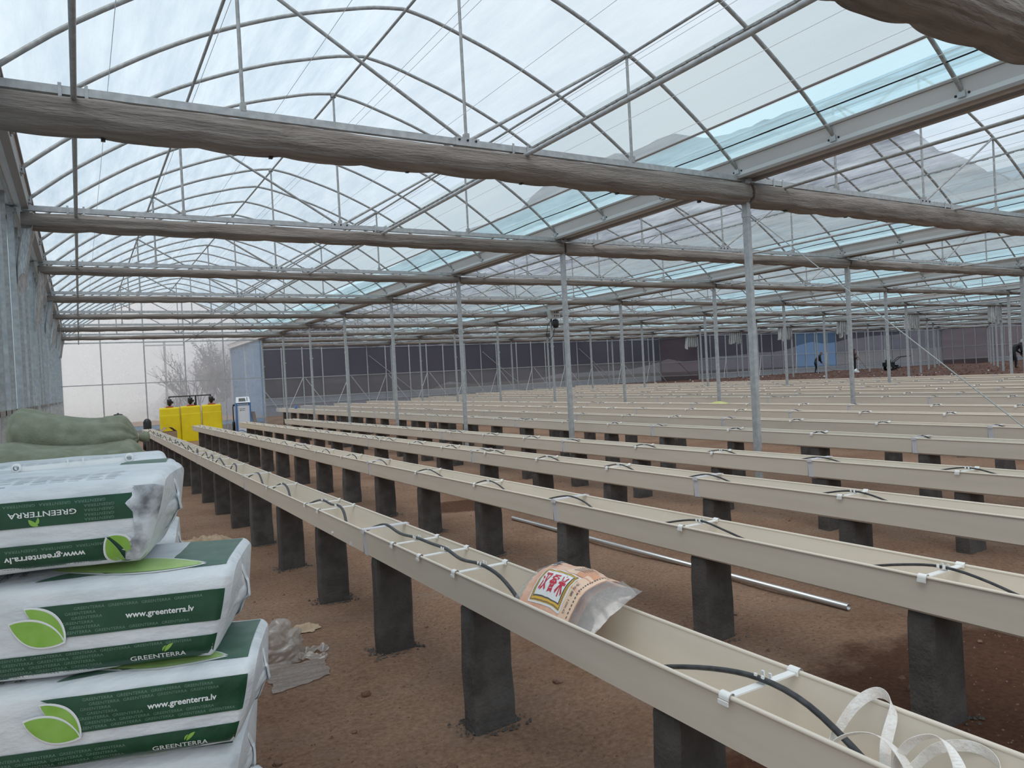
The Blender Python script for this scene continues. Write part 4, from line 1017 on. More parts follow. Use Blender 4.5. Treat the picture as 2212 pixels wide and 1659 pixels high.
# ------------------------------------------------------------------ white webbing heap in the nearest trough
def ribbon(mb, pts, wd, n=10, th=.0012, tw0=0., tw=1.4):
    pv = [Vector(q_) for q_ in pts]; sm = []
    for i in range(len(pv)-1):
        p0, p1, p2, p3 = pv[max(i-1, 0)], pv[i], pv[i+1], pv[min(i+2, len(pv)-1)]
        for k in range(n):
            a = k/n; sm.append(.5*((2*p1)+(p2-p0)*a+(2*p0-5*p1+4*p2-p3)*a*a+(3*p1-p0-3*p2+p3)*a**3))
    sm.append(pv[-1]); vs = []; N = len(sm)
    for i, q_ in enumerate(sm):
        t = (sm[min(i+1, N-1)]-sm[max(i-1, 0)]).normalized(); ang = tw0+tw*math.sin(i/N*6)
        s_ = t.cross(Vector((0, 0, 1)));  s_ = s_.normalized() if s_.length > .05 else Vector((1, 0, 0)); u_ = s_.cross(t)
        d = (s_*math.cos(ang)+u_*math.sin(ang))*wd/2; nn = d.cross(t).normalized()*th
        vs += [q_-d, q_+d, q_+d+nn, q_-d+nn]
    fs = []
    for i in range(N-1):
        for k in range(4): fs.append((i*4+k, i*4+(k+1) % 4, (i+1)*4+(k+1) % 4, (i+1)*4+k))
    mb.add(vs, fs, 0, False)
m_ = MB(); b0 = -1.085
def wp(L_): return [(x, y+.02, z+EYE) for x, y, z in L_]
ribbon(m_, wp([(1.60, 1.22, b0), (1.66, 1.24, -1.02), (1.76, 1.235, -.94), (1.815, 1.20, -.905), (1.80, 1.15, -.925), (1.73, 1.13, -1.0), (1.68, 1.10, b0), (1.62, 1.05, b0)]), .030, tw0=1.2, tw=.6)
ribbon(m_, wp([(1.575, 1.20, b0), (1.58, 1.20, -1.01), (1.62, 1.17, -.955), (1.68, 1.12, -.95), (1.70, 1.06, -1.0), (1.69, 1.02, b0), (1.64, .98, b0)]), .030, tw0=.3, tw=.5)
ribbon(m_, wp([(1.70, 1.08, b0), (1.70, 1.08, -1.01), (1.72, 1.05, -.95), (1.75, 1.00, -.93), (1.74, .95, -.98), (1.70, .93, -1.05), (1.66, .92, b0)]), .029, tw0=.4, tw=.7)
ribbon(m_, wp([(1.63, 1.10, b0), (1.70, 1.06, -1.03), (1.77, 1.02, -.97), (1.81, .95, -.95), (1.80, .89, -.97), (1.74, .87, -1.03), (1.67, .90, -1.04), (1.62, .98, -1.04), (1.61, 1.07, b0)]), .028, tw0=1.2, tw=.4)
ribbon(m_, wp([(1.58, 1.02, b0), (1.60, .98, -1.01), (1.63, .93, -1.0), (1.66, .88, -1.04), (1.64, .82, b0), (1.60, .78, b0)]), .029, tw0=.2, tw=1.0)
ribbon(m_, wp([(1.56, 1.14, b0), (1.57, 1.16, -1.03), (1.60, 1.12, -.99), (1.64, 1.10, -1.01), (1.66, 1.14, -1.05), (1.62, 1.17, b0)]), .029, tw0=1.0, tw=.8)
tag(link('webbing_strap', m_.mesh('webbing_strap', M_webb)), 'tangled heap of white webbing strap in the near end of the nearest trough', 'strap')
# small white fittings lying in the trough
rnd = random.Random(12); 
fm = []
for i in range(3):
    m_ = MB(); m_.box(-.012, .012, -.007, .007, 0, .006); m_.lathe([(.005, -.008), (.009, -.008), (.009, .008), (.005, .008)], 10, 0, (.012, 0, .008), 'y'); m_.box(-.018-.004*i, -.010, -.004, .004, .0, .014); fm.append(m_.mesh('hose_fitting', M_clip))
for i in range(26):
    y = rnd.uniform(4.95, 5.45) if i < 20 else rnd.uniform(4.2, 4.5)
    o = link('hose_fitting', fm[i % 3], None, (1.53+rnd.uniform(.05, .16), y, -.93-.006*y-TD+.012+EYE+(.012 if i % 3 == 0 else .0)), (rnd.uniform(-.5, .5), rnd.uniform(-.4, .4), rnd.uniform(0, 6)))
    o.scale = (1.5,)*3
    tag(o, 'small white plastic hose fitting, one of the loose heap lying in the nearest trough', 'fitting', 'loose hose fittings in the nearest trough')
# ------------------------------------------------------------------ litter and pipe on the ground
m_ = MB(); P0 = Vector((4.20, 5.75, gz(4.2, 5.75)+EYE+.022)); P1 = Vector((4.17, 2.98, gz(4.17, 2.98)+EYE+.026))
P0 = Vector((4.16, 7.2, gz(4.16, 7.2)+EYE+.024))
n_ = 14
d = (P1-P0).normalized(); sx_ = d.cross(Vector((0, 0, 1))).normalized(); sz_ = sx_.cross(d)
def ring(c_, r): return [c_+sx_*r*math.cos(2*PI*i/n_)+sz_*r*math.sin(2*PI*i/n_) for i in range(n_)]
vs = ring(P0, .021)+ring(P1, .021)+ring(P1, .018)+ring(P1-d*.3, .018)
fs = [(j*n_+i, j*n_+(i+1) % n_, (j+1)*n_+(i+1) % n_, (j+1)*n_+i) for j in range(3) for i in range(n_)]
m_.add(vs, fs, 0, True); tag(link('steel_pipe', m_.mesh('steel_pipe', mat('shiny_zinc', (.55, .56, .56), .28, .85))), 'shiny galvanised steel pipe lying on the soil between the second and third trough rows', 'pipe')
def crumple(label, name, cx, cy, rx, ry, h, m, seed, cat, edge=.25, nu=44, nv=30, fr=1.0, rz=0):
    mb = MB()
    def fn(u, v):
        a = 2*PI*u; r = v*(1+edge*noise.noise(Vector((math.cos(a)*1.7, math.sin(a)*1.7, seed)))+.08*noise.noise(Vector((math.cos(a)*6, math.sin(a)*6, seed))))
        x = rx*r*math.cos(a); y = ry*r*math.sin(a); c_, s_ = math.cos(rz), math.sin(rz); x, y = x*c_-y*s_, x*s_+y*c_
        hh = h*(abs(noise.noise(Vector((x*9*fr+seed, y*9*fr, 0))))*1.3+.5*abs(noise.noise(Vector((x*24*fr, y*24*fr, seed)))))*(1-v**3)
        return (cx+x, cy+y, G(cx+x, cy+y)+.004+hh+.004*abs(math.sin(a*9+seed))*v)
    mb.grid(fn, nu, nv, closeu=True); return tag(link(name, mb.mesh(name, m)), label, cat)
# plump milky plastic bag beside the peat stack
m_ = MB(); bx, by = 1.04, 4.86
def pb(u, v):
    a = 2*PI*u; b = PI*(v*.62-.12); d = Vector((math.cos(a)*math.cos(b), math.sin(a)*math.cos(b), math.sin(b)))
    r = .95+.30*noise.noise(d*1.5+Vector((3, 0, 0)))+.22*abs(noise.noise(Vector((d.x*2, d.y*2, d.z*5+1))))+.05*abs(noise.noise(Vector((d.x*4, d.y*5, d.z*13))))
    return (bx-.04+.19*r*d.x, by+.13*r*d.y, G(bx, by)+.03+max(-.026, .20*r*d.z))
m_.grid(pb, 90, 60, closeu=True)
def flap(cx_, cy_, l, wd, ang, seed, z=.03):
    c_, s_ = math.cos(ang), math.sin(ang)
    def fn(u, v):
        p = (u-.0)*l; q_ = (v-.5)*wd*(1-.4*u+.3*noise.noise(Vector((u*4, seed, 0)))); x = cx_+p*c_-q_*s_; y = cy_+p*s_+q_*c_
        return (x, y, G(x, y)+.006+z*abs(noise.noise(Vector((u*4+seed, v*3, seed))))*1.1+.02*math.sin(PI*v)*(1-u))
    m_.grid(fn, 26, 16)
flap(bx+.08, by+.02, .22, .13, -.1, 3, .05); flap(bx+.07, by-.06, .20, .10, -.35, 5, .04); flap(bx-.12, by+.05, .14, .16, 2.6, 8, .05); flap(bx+.10, by+.06, .10, .05, 1.1, 9, .09)
tag(link('plastic_litter', m_.mesh('plastic_litter', M_litter)), 'crumpled milky plastic bag lying on the soil beside the peat bags', 'litter')
m_ = MB()
def net(u, v):
    x = .86+.36*u+.03*noise.noise(Vector((v*5, 2, 0)))+.05*v; y = 4.30+.42*v+.10*u*(1-v)+.03*noise.noise(Vector((u*6, 1, 5)))
    return (x, y, G(x, y)+.006+.03*abs(noise.noise(Vector((x*4, y*16, 2)))))
m_.grid(net, 50, 50); tag(link('net_sheet', m_.mesh('net_sheet', M_bubble)), 'flat dimpled plastic sheet on the soil just in front of the crumpled plastic bag', 'litter')
crumple('torn brown kraft paper on the soil behind the peat bags', 'torn_paper', 1.12, 9.25, .30, .42, .10, M_kraft, 4, 'paper', .5)
crumple('small scrap of brown paper on the soil near the crumpled plastic bag', 'paper_scrap', 1.33, 5.35, .09, .09, .05, M_kraft, 7, 'paper', .5, 30, 14)
crumple('scrap of white film on the soil beside the end of the second trough row', 'plastic_scrap', 2.45, 25.9, .45, .5, .22, M_litter, 9, 'litter', .5)
# ------------------------------------------------------------------ dosing tanks
def tank(x, y, label, h=1.32):
    zb = G(x, y)-.02; t = thing('dosing_tank', label, 'tank', (x, y, zb), (0, 0, -.12), 'yellow dosing tanks'); m_ = MB(); wx, wy = .345, .32
    lv = [(0, .90), (.03, 1), (.30, 1.01), (h*.5, 1.0), (h*.78, 1.0), (h*.80, .985), (h-.05, .98), (h, .93)]
    def rr(f): 
        b = .07; X_, Y_ = wx*f, wy*f; pts = []
        for (cx_, cy_, a0) in ((X_-b, -Y_+b, -PI/2), (X_-b, Y_-b, 0), (-X_+b, Y_-b, PI/2), (-X_+b, -Y_+b, PI)):
            pts += [(cx_+b*math.cos(a0+PI/2*i/4), cy_+b*math.sin(a0+PI/2*i/4)) for i in range(5)]
        return pts
    vs = []; n_ = 20
    for z, f in lv: vs += [(p[0], p[1], z) for p in rr(f)]
    fs = [(i*n_+k, i*n_+(k+1) % n_, (i+1)*n_+(k+1) % n_, (i+1)*n_+k) for i in range(len(lv)-1) for k in range(n_)]
    fs.append(tuple(range((len(lv)-1)*n_, len(lv)*n_))); m_.add(vs, fs, 0, False)
    link('shell', m_.mesh('shell', M_yellow), t)
    m_ = MB(); m_.lathe([(0, 0), (.13, 0), (.13, .035), (.11, .045), (0, .045)], 20, 0, (0, -.17, h)); link('cap', m_.mesh('cap', M_red), t)
    m_ = MB(); m_.lathe([(0, 0), (.10, 0), (.10, .04), (.045, .05), (.045, .09), (.075, .10), (.085, .24), (.07, .30), (0, .31)], 18, 0, (0, .08, h)); m_.box(.07, .13, .05, .11, h+.14, h+.22); link('mixer_motor', m_.mesh('mixer_motor', M_black), t)
    return h+zb
for x, nm in ((2.82, 'leftmost'), (3.52, 'middle'), (4.24, 'rightmost')): ht = tank(x, 29.5-.06*(x-3.5), 'yellow square plastic dosing tank with black mixer motor, %s of the three' % nm)
m_ = MB(); m_.tube([(2.82, 29.6, ht+.36), (4.26, 29.55, ht+.36)], .022, 8); m_.tube([(3.72, 29.57, ht+.36), (3.72, 29.57, ht+.0)], .03, 8); m_.tube([(3.72, 29.9, G(3.7, 29.9)), (3.72, 29.9, ht+.1), (3.72, 29.57, ht+.1)], .025, 8)
for x in (2.82, 3.52, 4.24): m_.tube([(x, 29.6, ht+.36), (x, 29.58, ht+.30)], .02, 8)
tag(link('manifold_pipe', m_.mesh('manifold_pipe', M_black)), 'black pipe running over the three yellow tanks', 'pipe')
# fertigation machine
fz = G(5.37, 29.5); t = thing('fertigation_machine', 'white and blue fertiliser mixing machine with a dark screen beside the yellow tanks', 'machine', (5.37, 29.5, fz), (0, 0, -.10))
Hm = -.25+EYE-fz
m_ = MB(); m_.box(-.22, .22, -.2, .2, .08, Hm-.30); link('door_panel', m_.mesh('door_panel', M_mwhite), t)
m_ = MB(); m_.box(-.27, -.22, -.24, .22, .03, Hm-.22); m_.box(.22, .27, -.24, .22, .03, Hm-.22); m_.box(-.27, .27, -.1, .22, Hm-.26, Hm-.22); m_.box(-.24, .24, -.21, .2, Hm-.315, Hm-.30); link('side_frame', m_.mesh('side_frame', M_mblue), t)
m_ = MB(); m_.add([(-.25, -.24, Hm-.22), (.25, -.24, Hm-.22), (.25, .16, Hm-.22), (-.25, .16, Hm-.22), (-.23, -.10, Hm), (.23, -.10, Hm), (.23, .1, Hm), (-.23, .1, Hm)], [(0, 1, 5, 4), (1, 2, 6, 5), (2, 3, 7, 6), (3, 0, 4, 7), (4, 5, 6, 7), (0, 3, 2, 1)]); link('console', m_.mesh('console', M_mwhite), t)
m_ = MB(); m_.add([(-.16, -.215, Hm-.165), (.09, -.215, Hm-.165), (.08, -.135, Hm-.045), (-.15, -.135, Hm-.045)], [(0, 1, 2, 3)]); link('screen', m_.mesh('screen', M_screen), t)
m_ = MB(); [m_.box(.13, .16, -.20-.0+.03*i, -.17+.03*i, Hm-.15+.045*i, Hm-.12+.045*i) for i in range(3)]; m_.box(.16, .175, -.212, -.2, .38, .50); link('buttons', m_.mesh('buttons', M_black), t)
m_ = MB()
def swsh(off, mi): m_.grid(lambda u, v: (-.21+.42*u, -.203-.001*mi, .17+off+.05*math.sin(u*5+.6)+.035*v*(1-abs(u-.5))), 20, 2, mi)
swsh(.0, 0); swsh(-.07, 0); m_.box(-.13, -.07, -.205, -.201, Hm-.52, Hm-.50, 1); m_.box(-.05, .05, -.205, -.201, Hm-.515, Hm-.505, 1)
for i in range(9): m_.box(-.13+i*.022, -.115+i*.022, -.205, -.201, Hm-.46, Hm-.44, 1)
link('front_mark', m_.mesh('front_mark', [M_mblue, M_black]), t)['label'] = 'blue wave stripe and small dark lettering'
m_ = MB(); m_.lathe([(0, .15), (.05, .15), (.05, .55), (.02, .6), (0, .6)], 12, 0, (-.36, 0, 0)); m_.tube([(-.36, 0, .6), (-.36, 0, Hm-.35), (-.30, 0, Hm-.3)], .02, 8); m_.lathe([(0, -.04), (.04, -.02), (.04, .03), (0, .04)], 10, 0, (-.33, -.05, Hm-.30)); m_.tube([(.27, 0, .1), (.36, 0, .1), (.38, -.1, .35)], .04, 8); link('pump_pipework', m_.mesh('pump_pipework', M_black), t)
m_ = MB(); m_.bar((5.80, 29.2, G(5.8, 29.2)+.0), (5.72, 29.5, G(5.8, 29.2)+.92), .16, .03); tag(link('leaning_board', m_.mesh('leaning_board', M_wood)), 'grey wooden board leaning beside the mixing machine', 'board')
# filters
t = thing('sand_filter', 'black cylindrical filter with a domed lid behind the sacks', 'filter', (1.10, 28.4, G(1.1, 28.4))); zt = -.55+EYE-G(1.1, 28.4)
m_ = MB(); m_.lathe([(0, 0), (.05, 0), (.05, zt-.28), (.13, zt-.24), (.14, zt-.06), (.12, zt-.04), (.03, zt-.03), (.03, zt), (0, zt)], 18); link('vessel', m_.mesh('vessel', M_black), t)
t = thing('pump_filter', 'black upright filter bottle at the foot of a wall post', 'filter', (1.95, 28.0, G(1.95, 28.0))); zt = -.80+EYE-G(1.95, 28)
m_ = MB(); m_.lathe([(0, 0), (.17, .02), (.17, .30), (.10, .36), (.125, .42), (.13, zt-.12), (.09, zt-.04), (.04, zt), (0, zt)], 18); m_.tube([(.1, 0, .3), (.35, -.1, .22), (.9, -.2, .2), (1.2, -.1, .1)], .04, 8); link('vessel', m_.mesh('vessel', M_black), t)
# carton with open flaps
bx, by = 2.52, 27.4; t = thing('cardboard_box', 'open brown cardboard box with raised flaps near the yellow tanks', 'box', (bx, by, G(bx, by)), (0, 0, .2)); zt = -1.14+EYE-G(bx, by)
m_ = MB()
for a in ((-.24, -.23, -.17, .17), (.23, .24, -.17, .17), (-.24, .24, -.18, -.17), (-.24, .24, .17, .18)): m_.box(a[0], a[1], a[2], a[3], 0, zt-.12)
m_.box(-.24, .24, -.18, .18, 0, .02); link('carton', m_.mesh('carton', M_cardb), t)
for sg in (-1, 1):
    m_ = MB(); m_.bar((sg*.24, 0, zt-.12), (sg*.08, 0, zt+.02), .36, .008); link('flap', m_.mesh('flap', M_cardb), t)
# bits on the troughs
t = thing('valve_cap', 'small blue plastic valve on the far end of the fifth trough row', 'valve', (7.9, 31.6, -.90+EYE)); m_ = MB(); m_.lathe([(0, 0), (.055, 0), (.06, .06), (.03, .10), (.03, .15), (0, .155)], 14); link('body', m_.mesh('body', M_mblue), t)
m_ = MB(); m_.grid(lambda u, v: (12.72+.3*u, 12.1+.5*v, -.888+EYE+.05*math.sin(PI*u)*math.sin(PI*v)+.01*noise.noise(Vector((u*5, v*5, 0)))), 14, 14); tag(link('yellow_bag', m_.mesh('yellow_bag', mat('pale_yellow_plastic', (.55, .55, .20), .6))), 'crumpled pale yellow bag lying on the eighth trough row', 'bag')
# ------------------------------------------------------------------ shrubs and mound seen through the clear end wall
def shrub(x, y, h, seed, label, spread=.55, n=16):
    rnd = random.Random(seed); mb = MB(); zb = -.5
    def grow(p, d, l, r, dep):
        q_ = p+d*l+Vector((rnd.uniform(-.05, .05), rnd.uniform(-.05, .05), 0))*l; mb.tube([p, (p+q_)/2+Vector((rnd.uniform(-1, 1), 0, rnd.uniform(-1, 1)))*l*.05, q_], [r, r*.8, r*.6], 4, cap=False)
        if dep == 0: return
        for _ in range(3 if dep > 1 else 4):
            nd = (d+Vector((rnd.uniform(-1, 1), rnd.uniform(-1, 1), rnd.uniform(-.25, .7)))*spread).normalized(); grow(p+(q_-p)*rnd.uniform(.45, 1), nd, l*rnd.uniform(.5, .75), r*.55, dep-1)
    for _ in range(n):
        d = Vector((rnd.uniform(-.7, .7), rnd.uniform(-.5, .5), 1)).normalized(); grow(Vector((rnd.uniform(-.5, .5), 0, 0)), d, h*rnd.uniform(.3, .45), .035*h/4, 3)
    lf = []
    for v in mb.v[::(26 if seed == 1 else 9)]:
        r = rnd.uniform(.02, .045)*h/4; mbp = Vector(v)+Vector((rnd.uniform(-.1, .1), 0, rnd.uniform(-.1, .1)))
        lf.append((mbp, r))
    for c_, r in lf: mb.add([c_+Vector((-r, 0, 0)), c_+Vector((0, r, r*.3)), c_+Vector((r, 0, 0)), c_+Vector((0, -r, r))], [(0, 1, 2, 3)])
    tag(link('bare_shrub', mb.mesh('bare_shrub', M_bark), None, (x, y, zb)), label, 'shrub', 'shrubs outside the end wall')
shrub(6.9, 52, 6.4, 1, 'tall thin branched shrub in the fog outside the clear end wall, left of the hillside', .6, 14)
shrub(9.2, 55, 7.5, 2, 'dense shrub in the fog outside the clear end wall at the hill foot', .5, 22)
shrub(5.5, 52.0, 2.8, 3, 'low shrub in the fog outside the clear end wall, second from the left', .5, 12)
shrub(1.6, 45.2, 1.3, 4, 'tiny bare sapling outside the left part of the clear end wall', .3, 4)
m_ = MB(); m_.grid(lambda u, v: (3.0+16*u, 47+5*v, -.5+(.4+1.9*smooth(0, .55, u))*math.sin(PI*v)*(1+.5*noise.noise(Vector((u*14, v*3, 2))))), 70, 12); struct(link('mound', m_.mesh('mound', M_hill)))
m_ = MB(); m_.grid(lambda u, v: (-12+60*u, 44.2+2.0*v, -1.4+EYE*0+1.6*v+.9*0), 10, 3); struct(link('bank', m_.mesh('bank', mat('outside_bank', (.20, .14, .11), 1))))
m_ = MB(); m_.bar((5.6, 60, -.5), (5.6, 60, 5.6), .15, .15); m_.bar((4.3, 60, 5.3), (6.9, 60, 5.3), .10, .10); tag(link('utility_pole', m_.mesh('utility_pole', M_bark)), 'faint utility pole with a crossarm in the fog outside the clear end wall', 'pole')
# ------------------------------------------------------------------ people
def figure(name, label, loc, rz, J, E_, parts_mat, hand_dir):
    """J: joint -> (pos, radius); E_: edges"""
    names = list(J); idx = {k: i for i, k in enumerate(names)}
    me = bpy.data.meshes.new('body'); me.from_pydata([J[k][0] for k in names], [(idx[a], idx[b]) for a, b in E_], []); me.update()
    o = bpy.data.objects.new('body', me); COL.objects.link(o)
    sk = o.modifiers.new('skin', 'SKIN')
    for i, k in enumerate(names):
        r = J[k][1]; r = r if isinstance(r, tuple) else (r, r); fat = 1.22 if k[:2] in ('pe', 'be', 'ch', 'hi', 'kn', 'sh', 'el') else 1.0; r = (r[0]*fat, r[1]*fat); me.skin_vertices[0].data[i].radius = r
    me.skin_vertices[0].data[idx['pelvis']].use_root = True
    o.modifiers.new('sub', 'SUBSURF').levels = 2
    bpy.context.view_layer.update(); dg = bpy.context.evaluated_depsgraph_get()
    m2 = bpy.data.meshes.new_from_object(o.evaluated_get(dg)); bpy.data.objects.remove(o)
    mats, pick = parts_mat; m2.materials.clear()
    for q_ in mats: m2.materials.append(q_)
    P_ = {k: Vector(J[k][0]) for k in names}
    def segd(c_, a, b):
        d = b-a; t_ = max(0, min(1, (c_-a).dot(d)/max(1e-9, d.dot(d)))); return (c_-a-d*t_).length
    for f in m2.polygons:
        c_ = f.center; best = min(E_, key=lambda e: segd(c_, P_[e[0]], P_[e[1]])-.5*min(J[e[0]][1] if not isinstance(J[e[0]][1], tuple) else J[e[0]][1][0], .1)); f.material_index = pick(best, c_); f.use_smooth = True
    tt = thing('person', label, 'person', loc, (0, 0, rz)); link('body', m2, tt); return tt
def arm(J, E_, side, sh, el, wr, fd, body_r=.05):
    J['sh'+side] = (sh, .065); J['el'+side] = (el, .047); J['wr'+side] = (wr, .030)
    pal = Vector(wr)+Vector(fd)*.07; J['pa'+side] = (tuple(pal), (.040, .022)); E_ += [('chest', 'sh'+side), ('sh'+side, 'el'+side), ('el'+side, 'wr'+side), ('wr'+side, 'pa'+side)]
    s_ = Vector(fd).cross(Vector((0, 0, 1))); s_ = s_.normalized() if s_.length > .1 else Vector((0, 1, 0))
    dn = s_.cross(Vector(fd)).normalized()*-1
    for i, (off, L_) in enumerate(((-.030, .068), (-.010, .078), (.010, .074), (.030, .058))):
        b0_ = pal+s_*off+Vector(fd)*.03; b1_ = b0_+Vector(fd)*L_*.45+dn*L_*.25; b2_ = b1_+dn*L_*.45-Vector(fd)*L_*.1
        J['f%d%s' % (i, side)] = (tuple(b0_), .010); J['g%d%s' % (i, side)] = (tuple(b1_), .009); J['h%d%s' % (i, side)] = (tuple(b2_), .008)
        E_ += [('pa'+side, 'f%d%s' % (i, side)), ('f%d%s' % (i, side), 'g%d%s' % (i, side)), ('g%d%s' % (i, side), 'h%d%s' % (i, side))]
    th = Vector(wr)+Vector(fd)*.03+s_*-.04; J['t'+side] = (tuple(th), .011); t2 = th+Vector(fd)*.035+dn*.03; J['u'+side] = (tuple(t2), .009); E_ += [('wr'+side, 't'+side), ('t'+side, 'u'+side)]
def leg(J, E_, side, hip, kn, an, toe):
    J['hip'+side] = (hip, .095); J['kn'+side] = (kn, .065); J['an'+side] = (an, .045); J['toe'+side] = (toe, (.045, .030)); E_ += [('pelvis', 'hip'+side), ('hip'+side, 'kn'+side), ('kn'+side, 'an'+side), ('an'+side, 'toe'+side)]
def head(J, E_, neck, c_, fd):
    c_ = Vector(c_); fd = Vector(fd); J['neck'] = (neck, .055); J['jaw'] = (tuple(c_-Vector((0, 0, .055))+fd*.02), (.068, .07)); J['skull'] = (tuple(c_+Vector((0, 0, .02))), (.082, .088)); J['crown'] = (tuple(c_+Vector((0, 0, .085))-fd*.01), (.06, .06))
    J['nose'] = (tuple(c_+fd*.105-Vector((0, 0, .02))), .014); E_ += [('chest', 'neck'), ('neck', 'jaw'), ('jaw', 'skull'), ('skull', 'crown'), ('jaw', 'nose')]
def facebits(t, c_, fd, capm, scarf=False):
    c_ = Vector(c_); fd = Vector(fd).normalized(); s_ = fd.cross(Vector((0, 0, 1))).normalized(); m_ = MB()
    for sg in (-1, 1):
        p_ = c_+fd*.082+s_*sg*.032+Vector((0, 0, .015)); m_.lathe([(0, -.009), (.009, 0), (0, .009)], 8, 0, tuple(p_))
    p_ = c_+fd*.080-Vector((0, 0, .055)); m_.tube([p_-s_*.022, p_+fd*.004, p_+s_*.022], .005, 6); link('face_features', m_.mesh('face_features', M_blk), t)
    m_ = MB()
    for sg in (-1, 1): p_ = c_+s_*sg*.088-Vector((0, 0, .005)); m_.lathe([(0, -.03), (.013, -.01), (.016, .012), (0, .03)], 8, 0, tuple(p_))
    link('ears', m_.mesh('ears', M_skin), t)
    m_ = MB()
    def hf(u, v):
        a = 2*PI*u; b = PI/2*v; return (c_.x+.098*math.cos(a)*math.cos(b)-fd.x*.012, c_.y+.098*math.sin(a)*math.cos(b)-fd.y*.012, c_.z+.03+.10*math.sin(b)-(.09 if scarf else .02)*(1-v)*(1 if (math.cos(a)*fd.x+math.sin(a)*fd.y) < .3 else 0))
    m_.grid(hf, 18, 8, closeu=True); link('cap' if not scarf else 'headscarf', m_.mesh('cap', capm), t)
def cloth(shirt, pants):
    mats = [M_skin, shirt, pants, M_blk]
    def pick(e, c_):
        n_ = e[0]+'|'+e[1]
        if 'toe' in n_: return 3
        if any(k in n_ for k in ('pa', 'f0', 'f1', 'f2', 'f3', 'g0', 'g1', 'g2', 'g3', 'h0', 't', 'u')) and ('wr' in n_ or 'paL' in n_ or 'paR' in n_ or n_[0] in 'fgtu') and 'chest' not in n_ and 'toe' not in n_: return 0
        if e[1] in ('jaw', 'skull', 'crown', 'nose'): return 0
        if 'hip' in n_ or 'kn' in n_ or 'an' in n_: return 2
        return 1
    return mats, pick
# 1: bent, facing right, hoeing
def bentperson(label, loc, rz, bend, shirt, pants, capm, scarf=False, tool=True, sc_=1.0):
    J = {}; E_ = [('pelvis', 'belly'), ('belly', 'chest')]
    cb, sb = math.sin(bend), math.cos(bend)
    J['pelvis'] = ((-.05, 0, .88), (.13, .11)); J['belly'] = ((-.05+.22*cb, 0, .90+.22*sb), (.125, .115)); J['chest'] = ((-.05+.46*cb, 0, .90+.44*sb), (.15, .12))
    ch = Vector(J['chest'][0])
    nk = ch+Vector((.12*cb+.03, 0, .12*sb+.02)); hc = nk+Vector((.12*cb+.03, 0, .10*sb+.05)); fd = (.75, 0, -.5)
    head(J, E_, tuple(nk), tuple(hc), fd)
    arm(J, E_, 'L', tuple(ch+Vector((0, .19, .02))), tuple(ch+Vector((.10, .23, -.27))), tuple(ch+Vector((.28, .10, -.45))), (.8, -.2, -.5))
    arm(J, E_, 'R', tuple(ch+Vector((0, -.19, .02))), tuple(ch+Vector((.02, -.25, -.28))), tuple(ch+Vector((.10, -.06, -.46))), (.8, .2, -.5))
    leg(J, E_, 'L', (-.05, .10, .82), (.03, .12, .46), (-.08, .13, .08), (.10, .14, .04)); leg(J, E_, 'R', (-.05, -.10, .82), (.06, -.12, .46), (.02, -.13, .08), (.20, -.14, .04))
    t = figure('person', label, loc, rz, J, E_, cloth(shirt, pants), None); facebits(t, tuple(hc), (.83, 0, -.3), capm, scarf); t.scale = (sc_,)*3
    return t, ch
def hoe(p0, p1, label, blade=True):
    m_ = MB(); m_.tube([p0, p1], .016, 8)
    if blade: v = Vector(p1); m_.bar(v, v+Vector((-.10, .0, -.16)), .18, .012, 0)
    tag(link('garden_hoe', m_.mesh('garden_hoe', M_wood)), label, 'hoe')
FX = Vector((math.cos(-YAW), math.sin(-YAW), 0))
def pl(o, a, b, z): v = Vector(o)+Vector((math.cos(-YAW)*a-math.sin(-YAW)*b, math.sin(-YAW)*a+math.cos(-YAW)*b, z)); return tuple(v)
p1 = (48.6, 36.5, -1.0+EYE)
t, ch = bentperson('person in a black jacket and blue trousers bending over a hoe before the blue wall', p1, -YAW, .62, M_shirt, M_jeans, M_hair)
hoe(pl(p1, ch.x+.12, 0, ch.z-.46), pl(p1, ch.x+1.15, 0, .05), 'long hoe held by the bending person before the blue wall')
p2 = (46.9, 32.2, -1.03+EYE)
J = {}; E_ = [('pelvis', 'belly'), ('belly', 'chest')]; J['pelvis'] = ((0, 0, .90), (.14, .12)); J['belly'] = ((.02, 0, 1.08), (.14, .12)); J['chest'] = ((.03, 0, 1.30), (.16, .125))
head(J, E_, (.04, 0, 1.45), (.07, 0, 1.57), (1, 0, 0)); arm(J, E_, 'L', (.03, .19, 1.32), (.08, .26, 1.05), (.28, .12, .98), (.9, -.2, -.3)); arm(J, E_, 'R', (.03, -.19, 1.32), (-.05, -.26, 1.05), (.22, -.10, 1.08), (.9, .2, -.3))
leg(J, E_, 'L', (0, .10, .84), (.03, .12, .47), (-.02, .13, .08), (.14, .14, .04)); leg(J, E_, 'R', (0, -.10, .84), (.02, -.12, .47), (.0, -.13, .08), (.17, -.15, .04))
t = figure('person', 'person in a brown jacket standing upright with a hoe behind a steel column', p2, -YAW, J, E_, cloth(M_brownj, M_blk), None); facebits(t, (.07, 0, 1.57), (1, 0, 0), M_brownj)
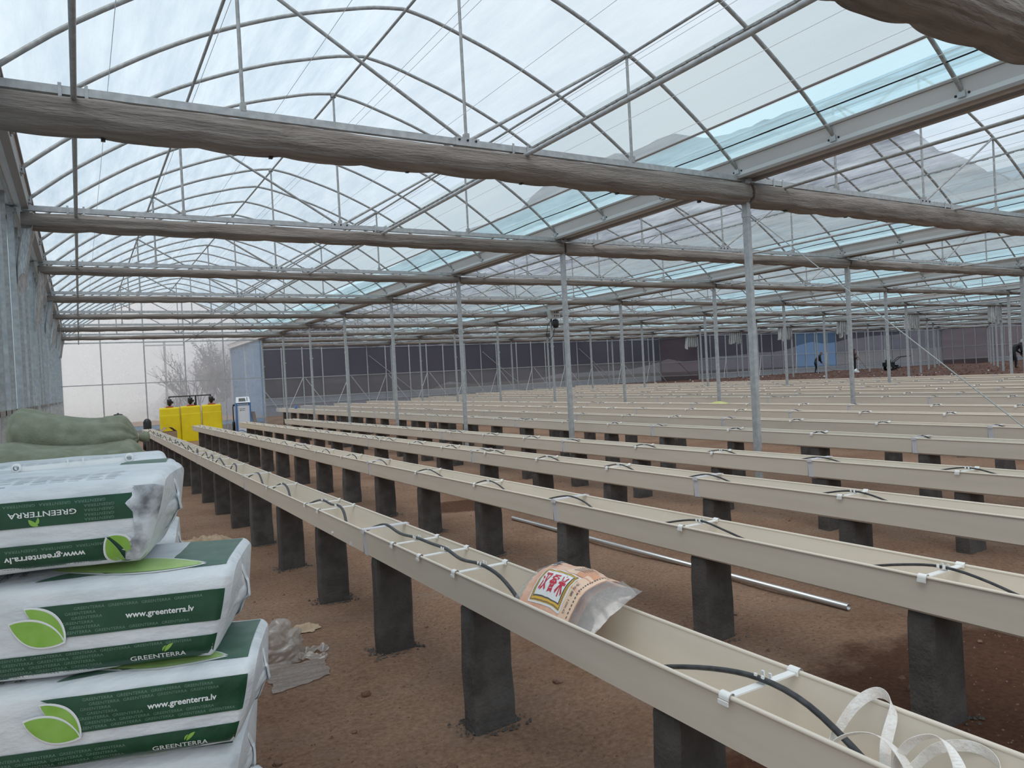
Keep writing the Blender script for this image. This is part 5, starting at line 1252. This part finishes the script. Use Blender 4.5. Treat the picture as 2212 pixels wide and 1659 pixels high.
hoe(pl(p2, .25, 0, 1.25), pl(p2, 1.0, 0, .08), 'long dark hoe held by the upright person in brown')
p3 = (42.35, 19.85, -1.0+EYE)
t, ch = bentperson('person in black with a pale headscarf stooping at the far right edge', p3, -YAW, .80, M_blk, M_blk, M_lgrey, True)
hoe(pl(p3, ch.x+.10, 0, ch.z-.46), pl(p3, ch.x+.75, 0, .02), 'hoe held by the stooping person at the far right')
# rotary cultivator
pc = (47.7, 30.0, -1.02+EYE); t = thing('rotary_cultivator', 'dark walk-behind rotary cultivator with raised handlebars standing on the dug soil', 'cultivator', pc, (0, 0, -YAW))
m_ = MB(); m_.box(-.45, .20, -.2, .2, .35, .62); m_.lathe([(0, -.2), (.18, -.18), (.18, .1), (0, .12)], 14, 0, (-.15, 0, .70)); link('engine', m_.mesh('engine', M_blk), t)
m_ = MB(); m_.tube([(.1, .1, .55), (.6, .18, .95), (1.25, .25, 1.0)], .022, 8); m_.tube([(.1, -.1, .55), (.6, -.18, .95), (1.25, -.25, 1.0)], .022, 8); m_.tube([(.7, -.19, .95), (.7, .19, .95)], .016, 6); link('handlebar', m_.mesh('handlebar', M_blk), t)
for y in (-.26, .26):
    m_ = MB(); m_.lathe([(.10, -.05), (.24, -.06), (.26, 0), (.24, .06), (.10, .05)], 18, 0, (-.1, y, .24), 'y'); link('wheel', m_.mesh('wheel', M_blk), t)
m_ = MB()
for i in range(8): a = i*PI/4; m_.bar((.45, -.25+.07*i, .22), (.45+.2*math.cos(a), -.25+.07*i, .22+.2*math.sin(a)), .02, .04)
m_.tube([(.45, -.3, .22), (.45, .3, .22)], .03, 8); m_.box(.30, .42, -.25, .25, .30, .42); link('tines', m_.mesh('tines', M_blk), t)
for i, (x, y, nm, m) in enumerate(((45.5, 31.2, 'pale round bucket lying on the dug soil beside the person in brown', M_pwhite), )):
    m_ = MB(); m_.lathe([(0, 0), (.15, .01), (.17, .22), (.15, .22), (.14, .03), (0, .03)], 16); t = tag(link('bucket', m_.mesh('bucket', m), None, (x, y, G(x, y)+.05), (1.2, 0, .3)), nm, 'bucket')
